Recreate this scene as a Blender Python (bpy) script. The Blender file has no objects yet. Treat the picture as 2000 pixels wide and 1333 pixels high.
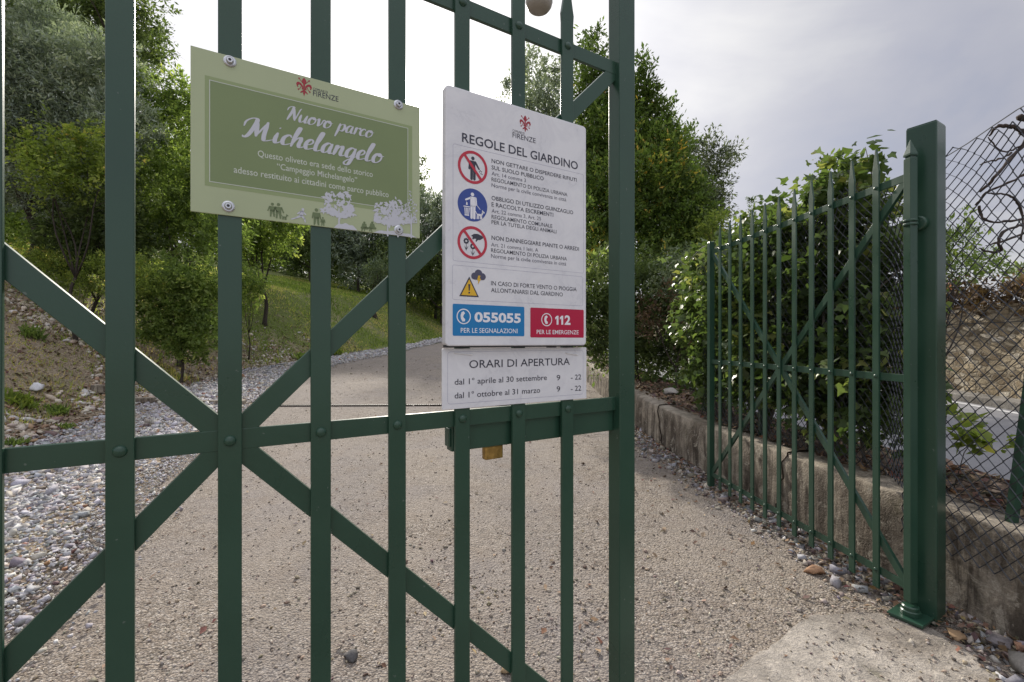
import bpy, bmesh, math, random
import numpy as np
from mathutils import Vector, Matrix
from math import radians, sin, cos, pi, sqrt, atan2

# ------------------------------------------------------------------ camera, light, exposure
SC = bpy.context.scene
COL = SC.collection
H = 1.66                                   # eye height
F = 16 / 36 * 2000                         # focal length in photo pixels (2000 wide)
camd = bpy.data.cameras.new("camera")
camd.lens, camd.sensor_width, camd.sensor_fit = 16, 36, 'HORIZONTAL'
camd.clip_start, camd.clip_end = 0.02, 3000
cam = bpy.data.objects.new("camera", camd)
COL.objects.link(cam)
cam.location = (0, 0, H)
cam.rotation_euler = (radians(90), 0, 0)
SC.camera = cam

SUN_AZ, SUN_EL = radians(-12.7), radians(27.8)
SUN_DIR = Vector((sin(SUN_AZ) * cos(SUN_EL), cos(SUN_AZ) * cos(SUN_EL), sin(SUN_EL)))
sund = bpy.data.lights.new("sun", 'SUN')
sund.energy, sund.angle, sund.color = 4.8, radians(1.2), (1.0, 0.93, 0.82)
sun = bpy.data.objects.new("sun", sund)
COL.objects.link(sun)
sun.location = (0, 0, 20)
sun.rotation_euler = SUN_DIR.to_track_quat('Z', 'Y').to_euler()

SC.render.engine = 'CYCLES'
SC.cycles.use_denoising = True
SC.cycles.max_bounces = 10
SC.cycles.diffuse_bounces = 6
SC.cycles.transparent_max_bounces = 8
SC.view_settings.view_transform = 'Standard'
SC.view_settings.look = 'None'
SC.view_settings.exposure = 0.06
SC.view_settings.gamma = 1.0


class NT:
    """small node-tree builder"""
    def __init__(self, tree):
        self.t = tree
        self.n, self.l = tree.nodes, tree.links

    def new(self, typ, **kw):
        nd = self.n.new(typ)
        for k, v in kw.items():
            setattr(nd, k, v)
        return nd

    def put(self, sock, v):
        if hasattr(v, 'is_output') or isinstance(v, bpy.types.NodeSocket):
            self.l.new(v, sock)
        else:
            try:
                sock.default_value = v
            except Exception:
                sock.default_value = tuple(v) + (1,)

    def math(self, op, a, b=0.0, clamp=False):
        nd = self.new('ShaderNodeMath', operation=op, use_clamp=clamp)
        self.put(nd.inputs[0], a)
        self.put(nd.inputs[1], b)
        return nd.outputs[0]

    def mix(self, f, a, b, blend='MIX'):
        nd = self.new('ShaderNodeMix', data_type='RGBA', blend_type=blend)
        self.put(nd.inputs[0], f)
        self.put(nd.inputs[6], a if not isinstance(a, tuple) else a[:3] + (1,))
        self.put(nd.inputs[7], b if not isinstance(b, tuple) else b[:3] + (1,))
        return nd.outputs[2]

    def ramp(self, f, stops):
        nd = self.new('ShaderNodeValToRGB')
        el = nd.color_ramp.elements
        while len(el) < len(stops):
            el.new(0.5)
        for e, (p, c) in zip(el, stops):
            e.position = p
            e.color = (tuple(c) + (1,))[:4] if not isinstance(c, (int, float)) else (c, c, c, 1)
        self.put(nd.inputs[0], f)
        return nd.outputs[0]

    def noise(self, vec, scale, detail=4, rough=0.55, dist=0.0):
        nd = self.new('ShaderNodeTexNoise')
        if vec is not None:
            self.put(nd.inputs['Vector'], vec)
        nd.inputs['Scale'].default_value = scale
        nd.inputs['Detail'].default_value = detail
        nd.inputs['Roughness'].default_value = rough
        nd.inputs['Distortion'].default_value = dist
        return nd.outputs[0]

    def voro(self, vec, scale, feature='F1', rnd=1.0):
        nd = self.new('ShaderNodeTexVoronoi', feature=feature)
        if vec is not None:
            self.put(nd.inputs['Vector'], vec)
        nd.inputs['Scale'].default_value = scale
        nd.inputs['Randomness'].default_value = rnd
        return nd

    def pos(self):
        return self.new('ShaderNodeNewGeometry').outputs['Position']

    def obj(self):
        return self.new('ShaderNodeTexCoord').outputs['Object']

    def bump(self, h, strength=0.3, dist=0.01):
        nd = self.new('ShaderNodeBump')
        nd.inputs['Strength'].default_value = strength
        nd.inputs['Distance'].default_value = dist
        self.put(nd.inputs['Height'], h)
        return nd.outputs[0]


# ------------------------------------------------------------------ sky: physical sky under thin bright cloud
W = bpy.data.worlds.new("World")
SC.world = W
W.use_nodes = True
w = NT(W.node_tree)
bg = W.node_tree.nodes['Background']
bg.inputs['Strength'].default_value = 0.1
sky = w.new('ShaderNodeTexSky', sky_type='NISHITA')
sky.sun_disc = False
sky.sun_elevation = SUN_EL
sky.sun_rotation = SUN_AZ % (2 * pi)
sky.air_density, sky.dust_density, sky.ozone_density = 1.0, 1.5, 1.0
tc = w.new('ShaderNodeTexCoord').outputs['Generated']
sep = w.new('ShaderNodeSeparateXYZ')
w.put(sep.inputs[0], tc)
zz = w.math('ADD', w.math('ABSOLUTE', sep.outputs[2]), 0.22)
cmb = w.new('ShaderNodeCombineXYZ')
w.put(cmb.inputs[0], w.math('DIVIDE', sep.outputs[0], zz))
w.put(cmb.inputs[1], w.math('DIVIDE', sep.outputs[1], zz))
n1 = w.noise(cmb.outputs[0], 0.9, 6, 0.55, 0.6)
n2 = w.noise(cmb.outputs[0], 2.6, 5, 0.5, 0.3)
cl = w.math('ADD', w.math('MULTIPLY', n1, 0.75), w.math('MULTIPLY', n2, 0.25))
cloud = w.ramp(cl, [(0.38, (5.2, 5.4, 6.6)), (0.47, (6.1, 6.2, 7.1)), (0.57, (8.2, 8.2, 8.5))])
back = w.math('ADD', 0.72, w.math('MULTIPLY', w.math('MAXIMUM', w.math('MULTIPLY', sep.outputs[1], -1.0), 0.0), 0.55))   # added brightness in the unseen sky behind the camera, fills surfaces facing it
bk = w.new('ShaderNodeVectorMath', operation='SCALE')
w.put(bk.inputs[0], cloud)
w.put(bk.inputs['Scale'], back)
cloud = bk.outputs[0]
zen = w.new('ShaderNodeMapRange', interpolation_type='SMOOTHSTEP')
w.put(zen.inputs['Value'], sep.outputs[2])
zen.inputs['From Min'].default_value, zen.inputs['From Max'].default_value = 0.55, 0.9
zen.inputs['To Min'].default_value, zen.inputs['To Max'].default_value = 1.0, 2.1          # extra zenith brightness, out of view, added to light ground and slopes
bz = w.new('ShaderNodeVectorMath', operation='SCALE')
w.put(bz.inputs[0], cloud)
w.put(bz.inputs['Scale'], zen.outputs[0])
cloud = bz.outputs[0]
cover = w.ramp(cl, [(0.26, 0.62), (0.42, 0.93)])
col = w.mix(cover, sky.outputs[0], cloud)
dot = w.new('ShaderNodeVectorMath', operation='DOT_PRODUCT')
w.put(dot.inputs[0], tc)
dot.inputs[1].default_value = SUN_DIR
d = w.math('MAXIMUM', dot.outputs['Value'], 0.0)
aur = w.math('ADD', w.math('MULTIPLY', w.math('POWER', d, 6.0), 8.0),
             w.math('ADD', w.math('MULTIPLY', w.math('POWER', d, 120.0), 20.0),
                    w.math('MULTIPLY', w.math('POWER', d, 2600.0), 160.0)))
aurc = w.new('ShaderNodeMix', data_type='RGBA', blend_type='MULTIPLY')
w.put(aurc.inputs[0], 1.0)
w.put(aurc.inputs[6], aur)
aurc.inputs[7].default_value = (1.0, 0.97, 0.92, 1)
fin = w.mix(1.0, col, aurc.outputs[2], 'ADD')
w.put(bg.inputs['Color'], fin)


# ------------------------------------------------------------------ materials
def mat(name):
    m = bpy.data.materials.new(name)
    m.use_nodes = True
    nt = NT(m.node_tree)
    return m, nt, m.node_tree.nodes['Principled BSDF']


def simple(name, c, rough=0.5, spec=0.5, var=0.0, scale=20, metal=0.0, bump=0.0):
    m, n, b = mat(name)
    b.inputs['Roughness'].default_value = rough
    b.inputs['Specular IOR Level'].default_value = spec
    b.inputs['Metallic'].default_value = metal
    if var:
        f = n.noise(n.pos(), scale, 5)
        n.put(b.inputs['Base Color'], n.ramp(f, [(0.3, tuple(x * (1 - var) for x in c)), (0.7, tuple(min(1, x * (1 + var)) for x in c))]))
    else:
        b.inputs['Base Color'].default_value = tuple(c) + (1,)
    if bump:
        n.put(b.inputs['Normal'], n.bump(n.noise(n.pos(), scale * 4, 4), bump, 0.004))
    return m


def paint():
    m, n, b = mat("green_gate_paint")
    p = n.pos()
    big = n.noise(p, 3.0, 5)
    fine = n.noise(p, 160, 3)
    c = n.ramp(big, [(0.3, (0.018, 0.055, 0.035)), (0.7, (0.026, 0.072, 0.046))])
    chips = n.ramp(n.noise(p, 60, 2, 0.5), [(0.735, 0.0), (0.75, 1.0)])
    c = n.mix(n.math('MULTIPLY', chips, 0.5), c, (0.16, 0.19, 0.17))
    n.put(b.inputs['Base Color'], c)
    n.put(b.inputs['Roughness'], n.ramp(big, [(0.3, 0.24), (0.7, 0.38)]))
    n.put(b.inputs['Normal'], n.bump(fine, 0.10, 0.002))
    b.inputs['Specular IOR Level'].default_value = 0.5
    return m


def leafmat(name, stops, trans=0.4, rough=0.6, tboost=2.3):
    m, n, b = mat(name)
    a = n.new('ShaderNodeAttribute', attribute_name='tint')
    sp = n.new('ShaderNodeSeparateColor')
    n.put(sp.inputs[0], a.outputs['Color'])
    c = n.ramp(sp.outputs[0], stops)
    n.put(b.inputs['Base Color'], c)
    b.inputs['Roughness'].default_value = rough
    b.inputs['Specular IOR Level'].default_value = 0.22
    tr = n.new('ShaderNodeBsdfTranslucent')
    n.put(tr.inputs['Color'], n.mix(1.0, c, (tboost, tboost * 1.05, tboost * 0.55), 'MULTIPLY'))
    mx = n.new('ShaderNodeMixShader')
    mx.inputs[0].default_value = trans
    n.l.new(b.outputs[0], mx.inputs[1])
    n.l.new(tr.outputs[0], mx.inputs[2])
    n.l.new(mx.outputs[0], n.n['Material Output'].inputs[0])
    return m


def tintmat(name, rough=0.85, bump=0.25, scale=90):
    """colour comes from each stone's / leaf's own tint, with a little grain"""
    m, n, b = mat(name)
    a = n.new('ShaderNodeAttribute', attribute_name='tint')
    g = n.noise(n.pos(), scale, 4)
    n.put(b.inputs['Base Color'], n.mix(0.45, a.outputs['Color'], n.ramp(g, [(0.3, 0.25), (0.7, 0.95)]), 'MULTIPLY'))
    b.inputs['Roughness'].default_value = rough
    b.inputs['Specular IOR Level'].default_value = 0.25
    n.put(b.inputs['Normal'], n.bump(g, bump, 0.004))
    return m


def m_driveway():
    m, n, b = mat("gravelly_driveway")
    p = n.pos()
    v1 = n.voro(p, 82)
    v2 = n.voro(p, 44)
    cc = n.new('ShaderNodeSeparateColor'); n.put(cc.inputs[0], v1.outputs['Color'])
    cd = n.new('ShaderNodeSeparateColor'); n.put(cd.inputs[0], v2.outputs['Color'])
    peb = n.ramp(cc.outputs[0], [(0.0, (0.15, 0.12, 0.094)), (0.35, (0.275, 0.226, 0.178)), (0.7, (0.38, 0.322, 0.262)), (1.0, (0.56, 0.51, 0.45))])
    peb2 = n.ramp(cd.outputs[1], [(0.0, (0.18, 0.152, 0.13)), (0.5, (0.29, 0.25, 0.215)), (1.0, (0.40, 0.365, 0.33))])
    c = n.mix(0.35, peb, peb2)
    gap = n.ramp(v1.outputs['Distance'], [(0.28, 1.05), (0.72, 0.50)])
    grit = n.noise(p, 14, 6, 0.75)
    c = n.mix(0.75, c, n.ramp(grit, [(0.36, 0.62), (0.5, 0.97), (0.64, 1.28)]), 'MULTIPLY')
    c = n.mix(1.0, c, gap, 'MULTIPLY')
    big = n.noise(p, 0.55, 6, 0.6)
    c = n.mix(n.ramp(big, [(0.42, 0.0), (0.60, 0.9)]), c, n.mix(0.6, c, (0.24, 0.215, 0.205)))
    med = n.noise(p, 2.6, 6, 0.65)
    px = n.new('ShaderNodeSeparateXYZ'); n.put(px.inputs[0], p)
    lane = n.math('ADD', n.math('ADD', px.outputs[0], n.math('MULTIPLY', px.outputs[1], 0.16)), n.math('MULTIPLY', n.math('SUBTRACT', big, 0.5), 1.6))
    tr1 = n.math('ABSOLUTE', n.math('SUBTRACT', n.math('ABSOLUTE', n.math('ADD', lane, 0.15)), 0.85))
    track = n.ramp(tr1, [(0.12, 1.0), (0.55, 0.0)])
    c = n.mix(n.math('MULTIPLY', track, n.ramp(med, [(0.35, 0.25), (0.65, 0.75)])), c, n.mix(0.55, c, (0.185, 0.168, 0.160)))
    c = n.mix(n.ramp(med, [(0.5, 0.0), (0.72, 0.5)]), c, (0.20, 0.155, 0.115))
    dust = n.ramp(n.noise(p, 0.9, 7, 0.7, 0.6), [(0.46, 0.0), (0.58, 0.8)])
    c = n.mix(dust, c, n.mix(0.45, c, n.ramp(n.noise(p, 40, 5, 0.8), [(0.3, (0.22, 0.185, 0.15)), (0.7, (0.40, 0.345, 0.285))])))
    # older greyer asphalt further up the drive
    sy = n.new('ShaderNodeSeparateXYZ'); n.put(sy.inputs[0], p)
    far = n.math('MULTIPLY', n.math('SUBTRACT', n.math('ADD', sy.outputs[1], n.math('MULTIPLY', big, 4.0)), 8.0), 0.3, True)
    c = n.mix(n.math('MULTIPLY', far, 0.3), c, n.mix(0.8, (0.285, 0.25, 0.218), n.ramp(n.noise(p, 9, 8, 0.85), [(0.38, 0.5), (0.62, 1.45)]), 'MULTIPLY'))
    n.put(b.inputs['Base Color'], c)
    b.inputs['Roughness'].default_value = 0.92
    b.inputs['Specular IOR Level'].default_value = 0.25
    h = n.math('ADD', n.math('MULTIPLY', v1.outputs['Distance'], -0.6), n.math('MULTIPLY', v2.outputs['Distance'], -0.6))
    h = n.math('ADD', h, n.math('MULTIPLY', med, 1.2))
    n.put(b.inputs['Normal'], n.bump(h, 0.9, 0.016))
    return m


def m_ground():
    m, n, b = mat("earth_and_grass")
    p = n.pos()
    big = n.noise(p, 0.45, 6, 0.6)
    med = n.noise(p, 3.0, 6, 0.65)
    fine = n.noise(p, 28, 5, 0.7)
    soil = n.ramp(fine, [(0.3, (0.15, 0.11, 0.075)), (0.5, (0.32, 0.255, 0.18)), (0.72, (0.56, 0.475, 0.36))])
    grass = n.ramp(fine, [(0.3, (0.06, 0.085, 0.022)), (0.5, (0.13, 0.165, 0.045)), (0.75, (0.26, 0.25, 0.11))])
    sp = n.new('ShaderNodeSeparateXYZ'); n.put(sp.inputs[0], p)
    up = n.math('MULTIPLY', n.math('SUBTRACT', n.math('ADD', sp.outputs[1], n.math('MULTIPLY', sp.outputs[2], 1.6)), 16.0), 0.11, True)
    mask = n.math('ADD', n.math('MULTIPLY', n.math('SUBTRACT', big, 0.5), 2.2), n.math('ADD', n.math('MULTIPLY', n.math('SUBTRACT', med, 0.5), 2.2), n.math('SUBTRACT', n.math('MULTIPLY', up, 1.1), 0.1)), True)
    n.put(b.inputs['Base Color'], n.mix(mask, soil, grass))
    b.inputs['Roughness'].default_value = 0.95
    b.inputs['Specular IOR Level'].default_value = 0.15
    n.put(b.inputs['Normal'], n.bump(n.math('ADD', fine, n.math('MULTIPLY', med, 2.0)), 0.8, 0.05))
    return m


def m_soil():
    m, n, b = mat("leafy_soil")
    p = n.pos()
    fine = n.noise(p, 35, 5, 0.7)
    med = n.noise(p, 4, 5, 0.6)
    c = n.ramp(fine, [(0.3, (0.07, 0.047, 0.032)), (0.55, (0.15, 0.105, 0.07)), (0.75, (0.26, 0.19, 0.125))])
    c = n.mix(n.ramp(med, [(0.52, 0.0), (0.7, 0.7)]), c, (0.05, 0.075, 0.025))
    n.put(b.inputs['Base Color'], c)
    b.inputs['Roughness'].default_value = 0.95
    n.put(b.inputs['Normal'], n.bump(fine, 0.8, 0.03))
    return m


def m_street():
    m, n, b = mat("grey_asphalt")
    p = n.pos()
    f = n.noise(p, 120, 3, 0.6)
    g = n.noise(p, 1.3, 5, 0.6)
    c = n.ramp(f, [(0.3, (0.13, 0.13, 0.14)), (0.7, (0.27, 0.27, 0.285))])
    c = n.mix(n.ramp(g, [(0.4, 0.0), (0.65, 0.6)]), c, (0.28, 0.275, 0.28))
    n.put(b.inputs['Base Color'], c)
    b.inputs['Roughness'].default_value = 0.75
    n.put(b.inputs['Normal'], n.bump(f, 0.4, 0.006))
    return m


def m_concrete(name, base, stain, streak=True):
    m, n, b = mat(name)
    p = n.pos()
    big = n.noise(p, 1.6, 6, 0.65)
    med = n.noise(p, 7, 6, 0.7)
    fine = n.noise(p, 70, 4, 0.7)
    c = n.ramp(med, [(0.3, tuple(x * .68 for x in base)), (0.5, base), (0.72, tuple(min(1, x * 1.35) for x in base))])
    c = n.mix(n.ramp(big, [(0.46, 0.0), (0.62, 0.8)]), c, n.ramp(med, [(0.35, tuple(x * .6 for x in stain)), (0.65, stain)]))
    c = n.mix(0.55, c, n.ramp(fine, [(0.3, 0.35), (0.65, 1.0)]), 'MULTIPLY')
    moss = n.ramp(n.noise(p, 3.1, 5, 0.7, 0.4), [(0.6, 0.0), (0.72, 0.55)])
    c = n.mix(moss, c, (0.085, 0.085, 0.04))
    h = n.math('ADD', fine, n.math('MULTIPLY', med, 3.0))
    if streak:
        mp = n.new('ShaderNodeMapping'); n.put(mp.inputs[0], p); mp.inputs['Scale'].default_value = (1, 1, 0.14)
        sk = n.noise(mp.outputs[0], 7.5, 6, 0.7, 0.3)
        gm = n.new('ShaderNodeNewGeometry')
        sx = n.new('ShaderNodeSeparateXYZ'); n.put(sx.inputs[0], gm.outputs['Normal'])
        side = n.math('SUBTRACT', 1.0, n.math('MULTIPLY', n.math('ABSOLUTE', sx.outputs[2]), 1.3), True)
        c = n.mix(n.math('MULTIPLY', n.ramp(sk, [(0.42, 0.0), (0.57, 0.88)]), side), c, n.ramp(med, [(0.35, (0.04, 0.033, 0.027)), (0.65, (0.10, 0.08, 0.062))]))
        pale = n.ramp(n.noise(p, 5.3, 6, 0.8, 0.8), [(0.55, 0.0), (0.62, 0.85)])
        c = n.mix(n.math('MULTIPLY', pale, side), c, n.ramp(fine, [(0.3, (0.30, 0.27, 0.22)), (0.7, (0.55, 0.50, 0.42))]))
    n.put(b.inputs['Base Color'], c)
    b.inputs['Roughness'].default_value = 0.92
    b.inputs['Specular IOR Level'].default_value = 0.2
    n.put(b.inputs['Normal'], n.bump(h, 0.7, 0.02))
    return m


def m_rubble():
    m, n, b = mat("rubble_stone")
    p = n.pos()
    mp = n.new('ShaderNodeMapping')
    n.put(mp.inputs[0], p)
    mp.inputs['Scale'].default_value = (1, 1, 1.6)
    wob = n.new('ShaderNodeTexNoise'); n.put(wob.inputs['Vector'], mp.outputs[0]); wob.inputs['Scale'].default_value = 5
    v3 = n.mix(0.10, mp.outputs[0], wob.outputs[1], 'ADD')
    v = n.voro(v3, 5.6)
    e = n.voro(v3, 5.6, 'DISTANCE_TO_EDGE')
    sc = n.new('ShaderNodeSeparateColor'); n.put(sc.inputs[0], v.outputs['Color'])
    st = n.ramp(sc.outputs[0], [(0.0, (0.22, 0.165, 0.10)), (0.3, (0.42, 0.33, 0.21)), (0.6, (0.56, 0.46, 0.31)), (0.85, (0.64, 0.56, 0.43)), (1.0, (0.74, 0.68, 0.58))])
    fine = n.noise(p, 24, 5, 0.7)
    st = n.mix(0.6, st, n.ramp(fine, [(0.3, 0.4), (0.7, 1.0)]), 'MULTIPLY')
    mort = n.ramp(fine, [(0.3, (0.24, 0.195, 0.135)), (0.7, (0.40, 0.34, 0.25))])
    k = n.ramp(e.outputs['Distance'], [(0.03, 0.0), (0.10, 1.0)])
    n.put(b.inputs['Base Color'], n.mix(k, mort, st))
    b.inputs['Roughness'].default_value = 0.95
    n.put(b.inputs['Normal'], n.bump(n.math('ADD', n.math('MULTIPLY', k, 1.5), fine), 0.9, 0.05))
    return m


def m_bark(name, c0, c1):
    m, n, b = mat(name)
    mp = n.new('ShaderNodeMapping'); n.put(mp.inputs[0], n.pos()); mp.inputs['Scale'].default_value = (1, 1, 0.25)
    f = n.noise(mp.outputs[0], 28, 5, 0.7)
    n.put(b.inputs['Base Color'], n.ramp(f, [(0.3, c0), (0.7, c1)]))
    b.inputs['Roughness'].default_value = 0.95
    n.put(b.inputs['Normal'], n.bump(f, 0.9, 0.03))
    return m


def m_signwhite():
    m, n, b = mat("white_sign_face")
    p = n.pos()
    s = n.noise(p, 9, 6, 0.7, 0.8)
    n.put(b.inputs['Base Color'], n.ramp(s, [(0.35, (0.66, 0.67, 0.71)), (0.6, (0.75, 0.76, 0.79))]))
    n.put(b.inputs['Roughness'], n.ramp(s, [(0.35, 0.25), (0.7, 0.42)]))
    return m


PAINT = paint()
STEEL = simple("zinc_steel", (0.55, 0.56, 0.58), 0.32, metal=1.0)
BRASS = simple("old_brass", (0.40, 0.26, 0.08), 0.42, metal=0.85, var=0.35, scale=60)
SWHITE = m_signwhite()
SEDGE = simple("sign_edge_grey", (0.62, 0.62, 0.64), 0.4)
DARKFILL = simple("dark_fill", (0.03, 0.03, 0.035), 0.6)  # near-black fill for drain slots, bolt sockets and the board's lip
INK = simple("dark_ink", (0.030, 0.032, 0.055), 0.35)
INKTHIN = simple("grey_ink", (0.10, 0.10, 0.14), 0.35)
RED = simple("sign_red", (0.50, 0.022, 0.05), 0.35)
CRIM = simple("crimson_print", (0.45, 0.0, 0.045), 0.35)
LILY = simple("lily_red", (0.34, 0.016, 0.03), 0.4)
BLUE = simple("pictogram_blue", (0.028, 0.065, 0.30), 0.35)
CYAN = simple("panel_blue", (0.0, 0.19, 0.47), 0.35)
YEL = simple("warning_yellow", (0.72, 0.44, 0.02), 0.4)
LINE = simple("thin_line_ink", (0.30, 0.30, 0.42), 0.4)
WPRINT = simple("white_print", (0.80, 0.81, 0.86), 0.4)
GPALE = simple("sage_panel", (0.40, 0.46, 0.28), 0.42, var=0.05, scale=4)
GDARK = simple("olive_field", (0.185, 0.245, 0.105), 0.40, var=0.05, scale=4)
GBAND = simple("olive_rim_print", (0.27, 0.34, 0.16), 0.42)
GFIG = simple("figure_green_print", (0.14, 0.19, 0.085), 0.42)
LAV = simple("lilac_print", (0.54, 0.56, 0.62), 0.42)
LAVT = simple("pale_print", (0.54, 0.585, 0.51), 0.42)
PLAST = simple("white_plastic_tie", (0.8, 0.8, 0.8), 0.4)
LAMPM = simple("lamp_housing", (0.34, 0.32, 0.29), 0.45, var=0.1, scale=6)
WIRE = simple("dark_wire", (0.028, 0.033, 0.042), 0.5)
VINE = m_bark("dry_vine_bark", (0.03, 0.02, 0.016), (0.10, 0.075, 0.06))
BARKD = m_bark("dark_bark", (0.018, 0.014, 0.011), (0.075, 0.06, 0.048))
BARKG = m_bark("grey_bark", (0.06, 0.052, 0.042), (0.18, 0.16, 0.13))
DRIVE = m_driveway()
GROUND = m_ground()
SOIL = m_soil()
STREET = m_street()
KERBM = m_concrete("weathered_wall_concrete", (0.44, 0.385, 0.31), (0.22, 0.18, 0.14))
SLABM = m_concrete("threshold_concrete", (0.46, 0.415, 0.36), (0.32, 0.275, 0.23), False)
PAVEM = m_concrete("pavement_stone", (0.33, 0.31, 0.28), (0.24, 0.22, 0.19), False)
RUBBLE = m_rubble()
STONE = tintmat("loose_stone")
LITTER = tintmat("dry_leaf", 0.8, 0.1, 60)
ROOF = simple("clay_roof", (0.45, 0.17, 0.05), 0.8, var=0.3, scale=5)
PLASTER = simple("pale_plaster", (0.62, 0.60, 0.56), 0.8, var=0.1, scale=3)
SHUT = simple("brown_shutter", (0.10, 0.06, 0.035), 0.7)
CARB = simple("rusty_iron", (0.035, 0.027, 0.022), 0.95, 0.05, var=0.4, scale=40)


# ------------------------------------------------------------------ building blocks
def tag(o, label=None, cat=None, group=None, kind=None):
    for k, v in (('label', label), ('category', cat), ('group', group), ('kind', kind)):
        if v:
            o[k] = v
    return o


def thing(name, label, cat, loc=(0, 0, 0), rotz=0.0, group=None):
    o = bpy.data.objects.new(name, None)
    COL.objects.link(o)
    o.empty_display_size = 0.1
    o.location = loc
    o.rotation_euler = (0, 0, rotz)
    return tag(o, label, cat, group)


def obj(name, me, m, parent=None, bevel=0.0, smooth=False):
    o = bpy.data.objects.new(name, me)
    COL.objects.link(o)
    if m is not None and not me.materials:
        me.materials.append(m)
    if parent is not None:
        o.parent = parent
    if smooth:
        me.polygons.foreach_set('use_smooth', [True] * len(me.polygons))
    if bevel:
        b = o.modifiers.new("bevel", 'BEVEL')
        b.width, b.segments, b.limit_method, b.angle_limit = bevel, 2, 'ANGLE', radians(40)
        b.harden_normals = False
    return o


class MB:
    def __init__(self):
        self.v, self.f = [], []

    def add(self, vs, fs):
        b = len(self.v)
        self.v += [tuple(x) for x in vs]
        self.f += [tuple(i + b for i in q) for q in fs]
        return self

    def box(self, lo, hi):
        x0, y0, z0 = lo
        x1, y1, z1 = hi
        vs = [(x0, y0, z0), (x1, y0, z0), (x1, y1, z0), (x0, y1, z0), (x0, y0, z1), (x1, y0, z1), (x1, y1, z1), (x0, y1, z1)]
        return self.add(vs, [(0, 3, 2, 1), (4, 5, 6, 7), (0, 1, 5, 4), (1, 2, 6, 5), (2, 3, 7, 6), (3, 0, 4, 7)])

    def prism(self, poly, y0, y1):
        """poly in (x,z), extruded along y from y0 (front) to y1"""
        n = len(poly)
        vs = [(x, y0, z) for x, z in poly] + [(x, y1, z) for x, z in poly]
        fs = [tuple(range(n)), tuple(range(2 * n - 1, n - 1, -1))]
        fs += [((i + 1) % n, i, n + i, n + (i + 1) % n) for i in range(n)]
        return self.add(vs, fs)

    def strip(self, p, q, wd, y0, y1):
        p, q = Vector(p), Vector(q)
        d = (q - p).normalized()
        n = Vector((-d.y, d.x)) * wd / 2
        return self.prism([tuple(p - n), tuple(q - n), tuple(q + n), tuple(p + n)], y0, y1)

    def tube(self, path, rad, sides=6, cap=True):
        path = [Vector(p) for p in path]
        n = len(path)
        if not hasattr(rad, '__len__'):
            rad = [rad] * n
        b = len(self.v)
        ref = None
        for i, p in enumerate(path):
            t = (path[min(i + 1, n - 1)] - path[max(i - 1, 0)])
            t = t.normalized() if t.length > 1e-9 else Vector((0, 0, 1))
            if ref is None:
                ref = t.orthogonal().normalized()
            ref = (ref - t * ref.dot(t))
            ref = ref.normalized() if ref.length > 1e-6 else t.orthogonal().normalized()
            o2 = t.cross(ref)
            for k in range(sides):
                a = 2 * pi * k / sides
                self.v.append(tuple(p + (ref * cos(a) + o2 * sin(a)) * rad[i]))
        for i in range(n - 1):
            for k in range(sides):
                a0, a1 = b + i * sides + k, b + i * sides + (k + 1) % sides
                self.f.append((a0, a1, a1 + sides, a0 + sides))
        if cap:
            self.f.append(tuple(b + k for k in range(sides - 1, -1, -1)))
            self.f.append(tuple(b + (n - 1) * sides + k for k in range(sides)))
        return self

    def lathe(self, c, prof, sides=16, axis='z'):
        """prof: list of (r, h) along the axis"""
        b = len(self.v)
        for r, h in prof:
            for k in range(sides):
                a = 2 * pi * k / sides
                x, y = r * cos(a), r * sin(a)
                if axis == 'z':
                    self.v.append((c[0] + x, c[1] + y, c[2] + h))
                else:                                  # axis points to -y
                    self.v.append((c[0] + x, c[1] - h, c[2] + y))
        for i in range(len(prof) - 1):
            for k in range(sides):
                a0, a1 = b + i * sides + k, b + i * sides + (k + 1) % sides
                self.f.append((a0, a1, a1 + sides, a0 + sides))
        self.f.append(tuple(b + k for k in range(sides - 1, -1, -1)))
        self.f.append(tuple(b + (len(prof) - 1) * sides + k for k in range(sides)))
        return self

    def mesh(self, name):
        me = bpy.data.meshes.new(name)
        me.from_pydata(self.v, [], self.f)
        bm = bmesh.new()
        bm.from_mesh(me)
        bmesh.ops.recalc_face_normals(bm, faces=bm.faces)
        bm.to_mesh(me)
        bm.free()
        return me

    def build(self, name, m, parent=None, bevel=0.0, smooth=False):
        return obj(name, self.mesh(name), m, parent, bevel, smooth)


def npmesh(name, V, Fc, m, tint=None, parent=None, smooth=False):
    """V (N,3), Fc (M,k) numpy -> object, tint (N,3) colours"""
    me = bpy.data.meshes.new(name)
    V = np.ascontiguousarray(V, dtype=np.float32)
    Fc = np.ascontiguousarray(Fc, dtype=np.int32)
    k = Fc.shape[1]
    me.vertices.add(len(V))
    me.vertices.foreach_set('co', V.ravel())
    me.loops.add(Fc.size)
    me.loops.foreach_set('vertex_index', Fc.ravel())
    me.polygons.add(len(Fc))
    me.polygons.foreach_set('loop_start', np.arange(0, Fc.size, k, dtype=np.int32))
    me.polygons.foreach_set('loop_total', np.full(len(Fc), k, dtype=np.int32))
    if smooth:
        me.polygons.foreach_set('use_smooth', np.ones(len(Fc), dtype=bool))
    if tint is not None:
        at_ = me.color_attributes.new('tint', 'FLOAT_COLOR', 'POINT')
        c = np.ones((len(V), 4), dtype=np.float32)
        c[:, :3] = tint
        at_.data.foreach_set('color', c.ravel())
    me.update(calc_edges=True)
    me.validate()
    return obj(name, me, m, parent)


def sm(x, a, b):
    t = np.clip((np.asarray(x, float) - a) / (b - a), 0, 1)
    return t * t * (3 - 2 * t)


_r = np.random.default_rng(5)
_wv = [(_r.normal(0, 1, 2), _r.uniform(0, 6.28)) for _ in range(24)]


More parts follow.
